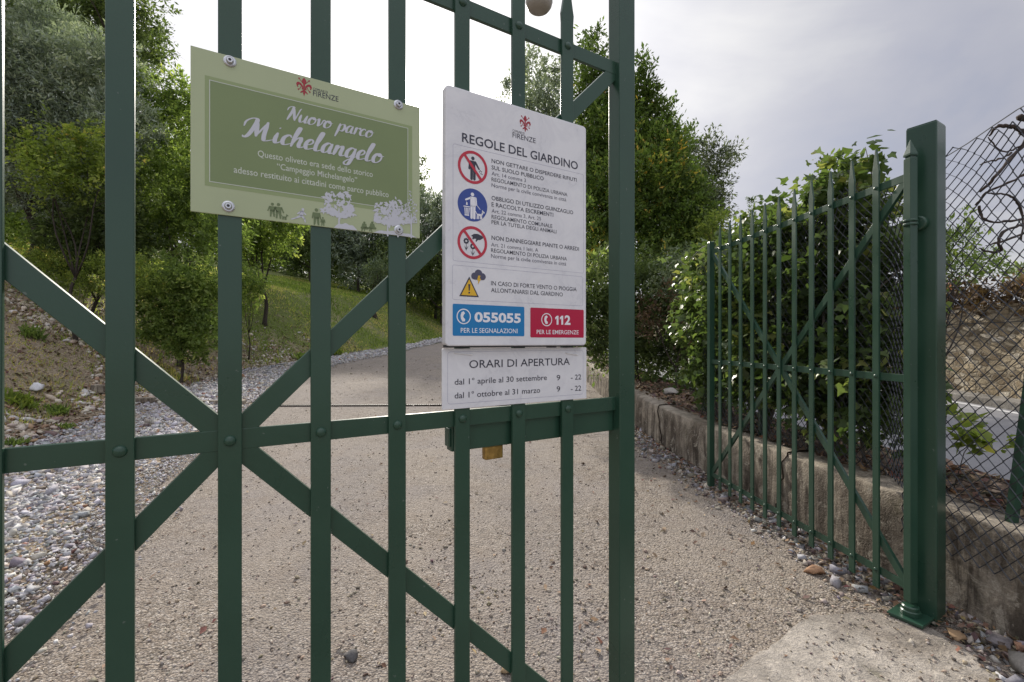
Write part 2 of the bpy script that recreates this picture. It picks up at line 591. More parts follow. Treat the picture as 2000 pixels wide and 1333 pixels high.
def wob(x, y, f=1.0, n=10):
    s = 0
    for (k, ph) in _wv[:n]:
        s = s + np.sin(f * (k[0] * x + k[1] * y) + ph)
    return s / n ** 0.5


def unit(a):
    return a / np.maximum(np.linalg.norm(a, axis=-1, keepdims=True), 1e-9)


def at(px, py, Y):
    """point that the photograph shows at pixel (px,py), Y metres ahead"""
    return Vector(((px - 1000) / F * Y, Y, H + (667 - py) / F * Y))

# ------------------------------------------------------------------ terrain
FY = np.array([-20, 0, 3, 6.9, 9.2, 13.4, 17, 22, 27, 33, 39, 50, 65, 90, 140.])
FX = np.array([-6.2, -6.2, -6.6, -7.5, -8.2, -9.2, -9.7, -9.0, -7.4, -6.5, -5.8, -4.2, -1.5, 3.5, 12.])
EY = np.array([-20, 0, 2.2, 2.95, 4.3, 5.6, 10.2, 14, 18.7, 23.6, 35, 45, 65, 90, 140.])
EX = np.array([-3.1, -3.1, -3.1, -3.25, -3.9, -4.5, -6.0, -7.0, -7.4, -6.4, -5.1, -4.2, -1.0, 4.0, 12.5])
WY = np.array([-6, 0, 1, 2.5, 3.3, 5.6, 8.2, 13, 20, 30, 45, 65, 90.])
WX = np.array([3.1, 3.0, 2.9, 2.78, 2.64, 2.42, 2.27, 2.27, 2.6, 3.2, 4.2, 7.0, 13.])


def foot(y):
    return np.interp(y, FY, FX)


def edge(y):
    return np.interp(y, EY, EX)


def wallx(y):
    return np.interp(y, WY, WX)


def zr(y):
    t = np.clip(np.asarray(y, float) - 6, 0, 60)
    return np.where(t < 2, 0.06 * t * t / 4, 0.06 * (t - 1))


def gz(x, y):
    """ground height left of the low wall"""
    x, y = np.asarray(x, float), np.asarray(y, float)
    d = foot(y) - x
    dd = np.clip(d, 0, 70)
    b = np.where(dd < 1, 0.31 * dd * dd, 0.62 * (dd - 0.5))
    b = np.where(dd > 6, 0.62 * 5.5 + 0.2 * (dd - 6), b)
    k = sm(d, 0.0, 2.0)
    near = np.exp(-np.abs(y) / 60)
    b = b + k * near * (0.10 * wob(x, y, 1.3) + 0.05 * wob(x + 7, y, 3.7))
    g = sm(d, -2.6, -1.0) * (1 - k) * 0.03 * wob(x, y, 2.2)
    return zr(y) + b + g


def vz(u, y):
    """height of the verge, u metres right of the wall's near face"""
    return 0.60 + 0.8 * zr(y) + 0.05 * wob(u * 3, y * 3) * 0.5 - 0.12 * sm(u, 1.0, 1.4)


def grid_mesh(name, X, Y, Z, m, kind='structure', smooth=True):
    ny, nx = X.shape
    V = np.stack([X, Y, Z], -1).reshape(-1, 3)
    i = np.arange((ny - 1) * nx).reshape(ny - 1, nx)[:, :-1].ravel()
    Fc = np.stack([i, i + 1, i + nx + 1, i + nx], -1)
    o = npmesh(name, V, Fc, m, smooth=smooth)
    return tag(o, kind=kind)


xs = np.concatenate([np.linspace(-600, -60, 28), np.arange(-58, -22, 1.5), np.arange(-21, 3.01, 0.2), np.linspace(3.6, 30, 20), np.linspace(35, 600, 30)])
ys = np.concatenate([np.linspace(-80, -5, 20), np.arange(-4, 30, 0.22), np.arange(30, 70, 0.8), np.linspace(72, 800, 50)])
XX, YY = np.meshgrid(xs, ys)
ZZ = gz(XX, YY)
inside = sm(XX - edge(YY), -0.1, 0.25) * (1 - sm(XX - wallx(YY), 0.35, 0.9)) * (YY < 60)
ZZ = ZZ - 0.09 * inside
ZZ = np.where(XX > wallx(YY) + 0.4, zr(YY) - 0.1, ZZ)
ground = grid_mesh('ground', XX, YY, ZZ, GROUND)

# driveway, draped between the gravel strip and the low wall
yy = np.concatenate([np.arange(-4, 12, 0.12), np.arange(12, 62, 0.6)])
tt = np.linspace(0, 1, 60)
YD, TD = np.meshgrid(yy, tt, indexing='ij')
x0 = edge(YD) - 0.15 + 0.08 * wob(YD * 2, YD)
XD = x0 + (wallx(YD) + 0.12 - x0) * TD
ZD = zr(YD) + 0.012 * wob(XD, YD, 0.9) * 0.5 - 0.05 * (1 - sm(XD - x0, 0, 0.5))
drive = grid_mesh('driveway', XD, YD, ZD, DRIVE)


def dz(x, y):
    return zr(y) + 0.006 * wob(x, y, 0.9)


# verge behind the low wall, street, pavement beyond
yy = np.concatenate([np.arange(-4, 12, 0.15), np.arange(12, 62, 0.8)])
uu = np.linspace(0.22, 1.75, 14)
YV, UV = np.meshgrid(yy, uu, indexing='ij')
verge = grid_mesh('verge', wallx(YV) + UV, YV, vz(UV, YV) - 0.25 * sm(UV, 1.4, 1.75), SOIL)
uu = np.linspace(1.2, 6.05, 8)
yy = np.arange(-6, 90, 1.0)
YV, UV = np.meshgrid(yy, uu, indexing='ij')
street = grid_mesh('street', 2.9 + UV + np.maximum(0, YV - 45) * 0.25, YV, 0.44 + 0.7 * zr(YV), STREET)
mb = MB()
for y in np.arange(-6, 60, 3.0):
    z0, z1 = 0.44 + 0.7 * float(zr(y)), 0.44 + 0.7 * float(zr(y + 3))
    a, b2 = 8.55, 9.05
    vs = [(a, y, z0 - .2), (b2, y, z0 - .2), (b2, y, z0 + .13), (a, y, z0 + .13), (a, y + 2.99, z1 - .2), (b2, y + 2.99, z1 - .2), (b2, y + 2.99, z1 + .13), (a, y + 2.99, z1 + .13)]
    mb.add(vs, [(0, 1, 2, 3), (7, 6, 5, 4), (0, 4, 5, 1), (1, 5, 6, 2), (2, 6, 7, 3), (3, 7, 4, 0)])
tag(mb.build('pavement', PAVEM, bevel=0.02), kind='structure')
mb = MB()
for i in range(40):
    y = -6 + i * 1.5
    z0, z1 = 0.444 + 0.7 * float(zr(y)), 0.444 + 0.7 * float(zr(y + 1.5))
    mb.add([(8.28, y, z0), (8.40, y, z0), (8.40, y + 1.5, z1), (8.28, y + 1.5, z1)], [(0, 1, 2, 3)])
tag(mb.build('road_marking', simple("road_paint", (0.62, 0.62, 0.62), 0.7, var=0.2, scale=8)), kind='structure')

# concrete threshold slab under the gate line
rs = random.Random(3)
out = [(0.70, 1.75), (1.0, 2.19), (1.40, 2.46), (1.78, 2.72), (2.05, 2.75), (2.26, 2.745), (2.40, 2.575), (2.457, 2.427), (2.37, 2.28), (2.36, 2.17), (2.33, 1.7), (1.6, 1.2)]
dense = []
for i in range(len(out)):
    a, b2 = out[i], out[(i + 1) % len(out)]
    k = max(2, int(math.dist(a, b2) / 0.05))
    for j in range(k):
        t = j / k
        dense.append((a[0] + (b2[0] - a[0]) * t + rs.uniform(-.012, .012), a[1] + (b2[1] - a[1]) * t + rs.uniform(-.012, .012)))
mb = MB()
n = len(dense)
mb.v = [(x, y, 0.020) for x, y in dense] + [(x, y, -0.06) for x, y in dense]
mb.f = [tuple(range(n))] + [(i, (i + 1) % n, n + (i + 1) % n, n + i) for i in range(n)]
slab = tag(mb.build('threshold_slab', SLABM, bevel=0.003), kind='structure')

# drainage channel across the drive and a crack nearer by
def strip_on_drive(pts, wdt, lift, m, name):
    mb = MB()
    P = [Vector((x, y, float(dz(x, y)) + lift)) for x, y in pts]
    for a, b2 in zip(P[:-1], P[1:]):
        nrm = Vector((-(b2 - a).y, (b2 - a).x, 0)).normalized() * wdt / 2
        mb.add([a - nrm, b2 - nrm, b2 + nrm, a + nrm], [(0, 1, 2, 3)])
    return mb.build(name, m)


dc = thing('drain_channel', 'narrow dark iron drain channel crossing the driveway beyond the gate', 'drain', (-2, 10.2, 0.2))
P0, P1 = Vector((-5.9, 10.25)), Vector((2.1, 10.45))
body = MB()
slots = MB()
for i in range(80):
    a, b2 = P0.lerp(P1, i / 80), P0.lerp(P1, (i + 0.94) / 80)
    z = float(zr(a.y)) + 0.016
    body.add([(a.x, a.y - .09, z), (b2.x, b2.y - .09, z), (b2.x, b2.y + .09, z), (a.x, a.y + .09, z), (a.x, a.y - .09, z - .08), (b2.x, b2.y - .09, z - .08)], [(0, 1, 2, 3), (4, 5, 1, 0)])
for i in range(160):
    a = P0.lerp(P1, (i + .3) / 160)
    z = float(zr(a.y)) + 0.019
    slots.add([(a.x, a.y - .06, z), (a.x + .02, a.y - .06, z), (a.x + .02, a.y + .06, z), (a.x, a.y + .06, z)], [(0, 1, 2, 3)])
for nm, q, mm in (('grating', body, CARB), ('slot', slots, DARKFILL)):
    q.v = [(x + 2, y - 10.2, z - .2) for x, y, z in q.v]
    q.build(nm, mm, dc)
cpts = [(-0.2, 7.75)]
for i in range(30):
    cpts.append((-0.2 + i * .085, 7.75 + .05 * sin(i * 1.3) + rs.uniform(-.02, .02)))
crack = strip_on_drive(cpts[1:], 0.018, 0.024, CARB, 'surface_crack')
tag(crack, kind='structure')
edgek = MB()
for i, (x, y) in enumerate([(-9.6, 10.35), (-8.9, 10.4), (-8.2, 10.4), (-7.5, 10.38), (-6.8, 10.36)]):
    z = float(gz(x, y))
    edgek.box((x, y, z - .1), (x + .69, y + .12, z + .09))
tag(edgek.build('edging_stone', KERBM, bevel=0.015), 'row of low worn edging stones ending the drain at the gravel strip', 'edging stones')

# ------------------------------------------------------------------ low concrete wall
def sweep_wall(name, label, cat, ys_, u0, u1, zb, zt, m, seg=10, jit=0.012, seed=1, chip=0.0):
    r = np.random.default_rng(seed)
    prof = [(u0, zb), (u0, None), (u1, None), (u1, zb)]
    rows = []
    for y in ys_:
        top = float(zt(y))
        bot = float(zr(y)) + zb
        row = []
        for j in range(7):
            t = j / 6
            row.append((u0 + (0.02 * (t ** 3)), bot + (top - 0.02 - bot) * t))
        row.append((u0 + 0.035, top + 0.0))
        for j in range(1, 6):
            row.append((u0 + 0.035 + (u1 - u0 - 0.06) * j / 5, top + 0.008))
        row.append((u1, bot))
        rows.append(row)
    R = np.array(rows)
    yb = np.repeat(np.array(ys_)[:, None], R.shape[1], 1)
    X = wallx(yb) + R[..., 0] + jit * wob(yb * 3.1, R[..., 1] * 6) * 0.6 + r.normal(0, jit * .35, yb.shape)
    Z = R[..., 1] + jit * .9 * wob(yb * 2.3, R[..., 0] * 9 + 3) * .6
    o = grid_mesh(name, X, yb, Z, m, None, True)
    return tag(o, label, cat)


low = sweep_wall('low_wall', 'low weathered concrete wall with brown stains running along the driveway', 'low wall',
                 np.concatenate([np.arange(-3, 9, 0.07), np.arange(9, 30, 0.2), np.arange(30, 60, 1.0)]), 0.0, 0.36, -0.2, lambda y: 0.60 + 0.8 * zr(y), KERBM)
cr = MB()
for (y0, lean) in ((7.05, 0.25), (4.35, -0.08), (10.6, .1)):
    pts = []
    for j in range(9):
        t = j / 8
        y = y0 + lean * t + 0.03 * sin(j * 2.1)
        pts.append((float(wallx(y)) - 0.006 + 0.022 * t ** 3 , y, float(zr(y)) + 0.02 + t * 0.565))
    for j in range(5):
        t = j / 4
        pts.append((float(wallx(y0 + lean)) + 0.04 + 0.3 * t, y0 + lean + .10 * t + .02 * sin(j), 0.612 + 0.8 * float(zr(y0 + lean))))
    cr.tube(pts, 0.008, 4)
cr.build('crack', CARB, low)

# ------------------------------------------------------------------ stone wall across the street
ST = thing('stone_wall', 'tall rubble stone wall of tan stones across the street', 'stone wall', (9.05, 8, 0.4))
yw = np.arange(-4, 55, 0.15)
zw = np.linspace(0, 1, 18)
YW, TW = np.meshgrid(yw, zw, indexing='ij')
ztop = 2.22 + 0.7 * zr(YW) + 0.05 * wob(YW, YW * 0, 1.4)
ZW = 0.2 + (ztop - 0.2) * TW
XW = 9.05 + 0.03 * wob(YW * 4, ZW * 5, 1.0) + 0.10 * TW
V = np.stack([XW, YW, ZW], -1)
Vt = V[:, -1:, :].copy(); Vt[..., 0] = 9.65
Vb = Vt.copy(); Vb[..., 2] = 0.2
V = np.concatenate([V, Vt, Vb], 1)
ny, nx = V.shape[:2]
i = np.arange((ny - 1) * nx).reshape(ny - 1, nx)[:, :-1].ravel()
Fc = np.stack([i, i + 1, i + nx + 1, i + nx], -1)
npmesh('masonry', V.reshape(-1, 3) - np.array([9.05, 8, 0.4]), Fc, RUBBLE, parent=ST, smooth=True)


# ------------------------------------------------------------------ loose stones
bmt = bmesh.new()
bmesh.ops.create_icosphere(bmt, subdivisions=1, radius=1.0)
ICV = np.array([v.co[:] for v in bmt.verts]); ICF = np.array([[v.index for v in f.verts] for f in bmt.faces])
bmt.free()
CBV = np.array([(x, y, z) for x in (-.8, .8) for y in (-.8, .8) for z in (-.8, .8)], float)
CBF = np.array([(0, 1, 3), (0, 3, 2), (4, 6, 7), (4, 7, 5), (0, 4, 5), (0, 5, 1), (2, 3, 7), (2, 7, 6), (0, 2, 6), (0, 6, 4), (1, 5, 7), (1, 7, 3)])
OCV = np.array([(1, 0, 0), (-1, 0, 0), (0, 1, 0), (0, -1, 0), (0, 0, 1), (0, 0, -.6)], float)
OCF = np.array([(0, 2, 4), (2, 1, 4), (1, 3, 4), (3, 0, 4), (2, 0, 5), (1, 2, 5), (3, 1, 5), (0, 3, 5)])


def stones(rng, P, size, cols, base=(ICV, ICF), flat=(0.45, 0.8)):
    n = len(P)
    bv, bf = base
    q = unit(rng.normal(0, 1, (n, 4)))
    w_, x, y, z = q.T
    R = np.empty((n, 3, 3))
    yaw = rng.uniform(0, 2 * pi, n); tl = rng.normal(0, .35, n); t2 = rng.normal(0, .35, n)
    cy, sy, ct, st, c2, s2 = np.cos(yaw), np.sin(yaw), np.cos(tl), np.sin(tl), np.cos(t2), np.sin(t2)
    A = np.zeros((n, 3, 3)); A[:, 0, 0] = cy; A[:, 0, 1] = -sy; A[:, 1, 0] = sy; A[:, 1, 1] = cy; A[:, 2, 2] = 1
    B = np.zeros((n, 3, 3)); B[:, 0, 0] = 1; B[:, 1, 1] = ct; B[:, 1, 2] = -st; B[:, 2, 1] = st; B[:, 2, 2] = ct
    C = np.zeros((n, 3, 3)); C[:, 1, 1] = 1; C[:, 0, 0] = c2; C[:, 0, 2] = s2; C[:, 2, 0] = -s2; C[:, 2, 2] = c2
    R = A @ B @ C
    S = np.stack([size * rng.uniform(.8, 1.3, n), size * rng.uniform(.55, .95, n), size * rng.uniform(flat[0], flat[1], n)], -1)
    v = bv[None] * (1 + rng.normal(0, .26, (n, len(bv), 1))) * S[:, None, :] + rng.normal(0, .12, (n, len(bv), 3)) * S[:, None, :]
    v = np.einsum('nij,nkj->nki', R, v)
    v = v + P[:, None, :]
    f = bf[None] + (np.arange(n) * len(bv))[:, None, None]
    tint = np.repeat(cols, len(bv), 0)
    return v.reshape(-1, 3), f.reshape(-1, 3), tint


def pal(rng, n, P, wts):
    P = np.array(P)
    i = rng.choice(len(P), n, p=np.array(wts) / sum(wts))
    return np.clip(P[i] * rng.uniform(.75, 1.25, (n, 1)) + rng.normal(0, .012, (n, 3)), 0.01, .95)


GP = [(.52, .51, .53), (.40, .39, .41), (.30, .29, .30), (.49, .45, .39), (.39, .335, .28), (.36, .20, .13), (.22, .18, .155), (.64, .62, .60)]
rng = np.random.default_rng(11)
# coarse gravel strip
n = 56000
y = 2.0 + (rng.uniform(0, 1, n) ** 2.0) * 38
t = np.concatenate([rng.uniform(-0.06, 1.0, n - 7000), 1 + np.abs(rng.normal(0, .09, 7000))])
x = foot(y) + (edge(y) - foot(y)) * t
lim = (x / y > -1.30)
x, y, t = x[lim], y[lim], t[lim]
n = len(x)
sz = np.clip(rng.lognormal(-3.95, .40, n), .010, .065) * (1 + 0.03 * np.clip(y - 6, 0, 30)) * np.where(t > .85, .7, 1) * np.where(t > 1, .7, 1)
P = np.stack([x, y, gz(x, y) + .02 * (t > 1) + sz * rng.uniform(.0, .45, n)], -1)
cw = pal(rng, n, GP, [6, 5, 3, 3, 1.2, .35, .8, 3])
gv, gf, gt = stones(rng, P, sz, cw, (CBV, CBF))
tag(npmesh('gravel', gv, gf, STONE, gt), 'grey and tan crushed stone gravel strip left of the driveway', None, None, 'stuff')

# pebbles lying on the driveway
n = 60000
y = 1.2 + rng.uniform(0, 1, n) ** 2.2 * 22
x = rng.uniform(-1.3, 1.05, n) * y
ok = (x > edge(y) - .2) & (x < wallx(y) - .03)
x, y = x[ok], y[ok]; n = len(x)
keep = (rng.uniform(0, 1, n) < .4 + .6 * sm(wob(x, y, 1.7), -.3, 1.4))
near = np.minimum(x - edge(y), (wallx(y) - x) * .9)
keep |= near < .45
x, y = x[keep], y[keep]; n = len(x)
sz = np.clip(rng.lognormal(-4.98, .42, n), .003, .03) * (1 + .06 * np.clip(y - 6, 0, 20))
near = np.minimum(x - edge(y), wallx(y) - x)
sz = sz * np.where(near < .5, 1.5, 1)
P = np.stack([x, y, dz(x, y) + sz * .25], -1)
inslab = (x > .75) & (y < 2.7) & (y > 1.2) & (y < 1.75 + (x - .7) * .85)
P[inslab, 2] = np.where(rng.uniform(0, 1, inslab.sum()) < .4, .023, -.05)
pv, pf, pt_ = stones(rng, P, sz, pal(rng, n, [(.46, .405, .35), (.37, .315, .26), (.275, .23, .19), (.43, .345, .26), (.53, .48, .41), (.20, .155, .12)], [4, 5, 4, 4, 2, 1.5]), (OCV, OCF))
tag(npmesh('pebbles', pv, pf, STONE, pt_), 'small loose pebbles scattered on the driveway', None, None, 'stuff')

# rubble along the foot of the low wall and beneath the open gate leaf
n = 4600
y = 1.6 + rng.uniform(0, 1, n) ** 1.3 * 8
x = wallx(y) - np.abs(rng.normal(0, .19, n)) - .01
ok = ~((x > 2.30) & (y > 2.58) & (y < 2.87) & (x < 2.65))
x, y = x[ok], y[ok]; n = len(x)
sz = np.clip(rng.lognormal(-4.4, .55, n), .005, .045)
P = np.stack([x, y, dz(x, y) + sz * .35], -1)
v_, f_, t_ = stones(rng, P, sz, pal(rng, n, GP[:7], [1.5, 3, 3, 3, 2, .35, 4]), (CBV, CBF))
tag(npmesh('rubble', v_, f_, STONE, t_), 'grey broken stones along the foot of the low wall', None, None, 'stuff')

# stones on the dry bank
n = 30000
y = 5.5 + rng.uniform(0, 1, n) ** 1.5 * 18
d = rng.gamma(1.6, 1.5, n)
k2 = rng.uniform(0, 1, n) < .3
y = np.where(k2, rng.uniform(8, 13.5, n), y)
d = np.where(k2, rng.uniform(2.0, 6.5, n), d)
x = foot(y) - d
ok = (x / y > -1.35) & (d < 7)
x, y, d = x[ok], y[ok], d[ok]
dens = sm(wob(x, y, 1.1), -1.2, .6) * np.where(y > 13, .35, 1)
ok = rng.uniform(0, 1, len(x)) < dens
x, y = x[ok], y[ok]; n = len(x)
sz = np.clip(rng.lognormal(-3.25, .45, n), .015, .09)
P = np.stack([x, y, gz(x, y) + sz * .3], -1)
v_, f_, t_ = stones(rng, P, sz, pal(rng, n, [(.62, .55, .46), (.50, .42, .33), (.38, .26, .17), (.68, .65, .61), (.28, .21, .15)], [4, 4, 2, 2, 2]))
tag(npmesh('bank_stones', v_, f_, STONE, t_), 'tan field stones lying loose on the dry bank', None, None, 'stuff')


def stone_thing(pos, s, colr, label, seed, flat=.6):
    r = np.random.default_rng(seed)
    bmx = bmesh.new(); bmesh.ops.create_icosphere(bmx, subdivisions=2, radius=1)
    bv = np.array([v.co[:] for v in bmx.verts]); bf = np.array([[v.index for v in f.verts] for f in bmx.faces]); bmx.free()
    v = bv * np.array([s * 1.25, s * .8, s * flat])
    v += .22 * s * np.stack([np.sin(bv[:, 1] * 2.7 + seed), np.sin(bv[:, 2] * 3.1), np.sin(bv[:, 0] * 2.9 + 2)], -1) + r.normal(0, .10 * s, v.shape)
    o = npmesh('stone', v, bf, STONE, np.tile(colr, (len(v), 1)))
    o.location = pos
    o.rotation_euler = (0, 0, r.uniform(0, 6))
    return tag(o, label, 'stone')


stone_thing((-0.84, 2.385, 0.012), .034, (.13, .125, .125), 'dark grey angular stone lying alone on the driveway', 4, .45)
yq = 9.35
stone_thing((-1.046 * yq, yq, float(gz(-1.046 * yq, yq)) + .06), .115, (.72, .72, .74), 'white stone standing out on the brown bank', 6, .75)
stone_thing((-0.025, 2.275, 0.014), .026, (.34, .25, .15), 'small tan stone on the driveway near the bottom edge', 9)
stone_thing((2.47, 2.53, 0.03), .045, (.36, .24, .14), 'flat rust coloured stone below the green hinge post', 12, .35)
stone_thing((2.60, 2.28, 0.03), .075, (.30, .28, .25), 'grey block at the foot of the wall in the corner', 14, .5)
stone_thing((2.17, 3.25, 0.02), .05, (.42, .25, .15), 'reddish stone beneath the open gate leaf', 15, .6)
q = (3.0, 8.6)
stone_thing((q[0], q[1], float(vz(.7, q[1])) + .04), .11, (.5, .47, .43), 'pale stone on the soil behind the low wall', 16, .6)


# ------------------------------------------------------------------ dry leaves
def flat_leaves(rng, P, L, cols):
    n = len(P)
    yaw = rng.uniform(0, 2 * pi, n)
    a = np.stack([np.cos(yaw), np.sin(yaw), rng.normal(0, .25, n)], -1)
    s = np.stack([-np.sin(yaw), np.cos(yaw), rng.normal(0, .35, n)], -1)
    up = np.array([0, 0, 1.0])
    L = L[:, None]
    Wd = L * rng.uniform(.15, .42, (n, 1))
    p0 = P - a * L * .5
    p2 = P + a * L * .5 + up * L * rng.uniform(0, .3, (n, 1))
    p1 = P + s * Wd + up * L * rng.uniform(.05, .3, (n, 1))
    p3 = P - s * Wd + up * L * rng.uniform(.05, .3, (n, 1))
    v = np.stack([p0, p1, p2, p3], 1).reshape(-1, 3)
    b = np.arange(n)[:, None] * 4
    f = np.concatenate([b + np.array([[0, 1, 2]]), b + np.array([[0, 2, 3]])], 0)
    return v, f, np.repeat(cols, 4, 0)


LP = [(.16, .10, .065), (.26, .175, .11), (.10, .07, .05), (.34, .25, .165), (.22, .105, .065)]
xs_, ys_, zs_, ls_ = [], [], [], []
n = 900                                             # on the driveway
y = 1.6 + rng.uniform(0, 1, n) ** 1.4 * 9; x = np.where(rng.uniform(0, 1, n) < .5, rng.uniform(-.9, 1.0, n) * y, wallx(y) - np.abs(rng.normal(0, .8, n)))
ok = (x > edge(y)) & (x < wallx(y) - .05); xs_ += [x[ok]]; ys_ += [y[ok]]; zs_ += [dz(x[ok], y[ok]) + .008]; ls_ += [rng.uniform(.02, .06, ok.sum())]
n = 2000                                            # along the wall foot
y = 1.5 + rng.uniform(0, 1, n) ** 1.2 * 9; x = wallx(y) - np.abs(rng.normal(0, .22, n)) - .01
xs_ += [x]; ys_ += [y]; zs_ += [dz(x, y) + .03]; ls_ += [rng.uniform(.02, .055, n)]
n = 6500                                            # on the verge
y = 1.0 + rng.uniform(0, 1, n) ** 1.2 * 14; u = rng.uniform(.18, 1.5, n); x = wallx(y) + u
xs_ += [x]; ys_ += [y]; zs_ += [np.where(u < .36, .63 + .8 * zr(y), vz(u, y) + .015)]; ls_ += [rng.uniform(.03, .09, n)]
n = 8200                                            # on the bank
y = 6.0 + rng.uniform(0, 1, n) ** 1.4 * 20; d = rng.gamma(1.4, 1.6, n) - .2; x = foot(y) - d
ok = (x / y > -1.35); xs_ += [x[ok]]; ys_ += [y[ok]]; zs_ += [gz(x[ok], y[ok]) + .02]; ls_ += [rng.uniform(.04, .11, ok.sum())]
x, y, z, L = map(np.concatenate, (xs_, ys_, zs_, ls_))
P = np.stack([x, y, z], -1)
v_, f_, t_ = flat_leaves(rng, P, L, pal(rng, len(P), LP, [3, 3, 2, 2, 1]))
tag(npmesh('leaf_litter', v_, f_, LITTER, t_), 'brown fallen leaves along the walls, bank and drive', None, None, 'stuff')

# dry twigs and dark rubbish on the wall top beside the post
mb = MB()
for k in range(150):
    yb = rng.uniform(1.7, 3.2); u = rng.uniform(.30, 1.0)
    p = Vector((float(wallx(yb)) + u, yb, .64 + rng.uniform(0, .10) * (1 - abs(u - .6))))
    dr = Vector((rng.normal(), rng.normal(), rng.normal() * .35)).normalized() * rng.uniform(.08, .3)
    mb.tube([p, p + dr * .5 + Vector((0, 0, rng.normal() * .02)), p + dr], [.006, .005, .002], 4)
tag(mb.build('twigs', VINE), 'heap of dark dry twigs on the wall top under the wire fence', None, None, 'stuff')

# grass on the bank and verge
n = 110000
y = 7.5 + rng.uniform(0, 1, n) ** 1.2 * 48
d = rng.uniform(-.1, 1, n) ** 1.0 * 17
y[:16000] = rng.uniform(7.3, 14, 16000)
d[:16000] = .5 + rng.gamma(1.5, 1.7, 16000)
x = foot(y) - d
ok = (x / y > -1.3) & (d > .45 + .25 * wob(y, y * 0, 2.1))
x, y, d = x[ok], y[ok], d[ok]
pr = np.clip(.34 + .16 * wob(x, y, .9) + .10 * wob(x, y, 2.6) + sm(y + d * 1.2, 14, 27) * .75, .02, 1)
ok = rng.uniform(0, 1, len(x)) < pr
x, y = x[ok], y[ok]; n = len(x)
h_ = rng.uniform(.05, .17, n) * (1 + .35 * wob(x, y, 1.1)).clip(.5, 1.8)
wd = .009 + .0008 * y
yaw = rng.uniform(0, 6.28, n)
b0 = np.stack([x, y, gz(x, y) - .02], -1)
sd = np.stack([np.cos(yaw), np.sin(yaw), 0 * x], -1) * wd[:, None]
tp = b0 + np.stack([rng.normal(0, .05, n), rng.normal(0, .05, n), h_ + .02], -1)
V = np.stack([b0 - sd, b0 + sd, tp], 1).reshape(-1, 3)
Fc = np.arange(3 * n).reshape(-1, 3)
GRASSM = leafmat("grass_blade", [(0.0, (.06, .09, .022)), (.45, (.17, .23, .055)), (.7, (.31, .33, .11)), (.85, (.44, .36, .20)), (1.0, (.50, .39, .24))], .5, .6)
tn = np.clip(.5 + .18 * wob(x, y, .8) + rng.normal(0, .16, n) + .28 * (1 - sm(y, 11, 19)), 0, 1)
tag(npmesh('grass', V, Fc, GRASSM, np.repeat(tn[:, None], 3, 0) * np.ones((1, 3))), 'short patchy green grass on the bank', None, None, 'stuff')

# ------------------------------------------------------------------ gate
TH = atan2(1500, F)                        # gate line, angle from straight ahead
D1 = Vector((sin(TH), cos(TH), 0))         # along the gate, to the right
NRM = Vector((cos(TH), -sin(TH), 0))       # towards the camera
C0 = Vector((-0.632, 1.02, 0))
GROT = atan2(D1.y, D1.x)
DIST = -(C0.dot(NRM))
ZM, ZT, ZB = 1.436, 2.636, 0.20            # rail heights
PITCH, SW = 0.19, 1.17


def sz_of(px, py, off=0.0):
    """(along gate, height) where the photo shows a point of the gate plane moved `off` towards the camera"""
    dist = DIST - off
    a = (px - 1000) / F
    Y = dist / (sin(TH) - cos(TH) * a)
    return (Vector((a * Y, Y, 0)).dot(D1) - C0.dot(D1), H + (667 - py) / F * Y)


def rivet(p, parent, r=0.0125, h=0.008):
    mb = MB()
    prof = [(r * cos(a), h * sin(a)) for a in (0, .35, .7, 1.05, 1.4)]
    mb.lathe(p, [(r * 1.02, -.001)] + prof, 14, 'y')
    return mb.build('rivet', PAINT, parent, smooth=True)


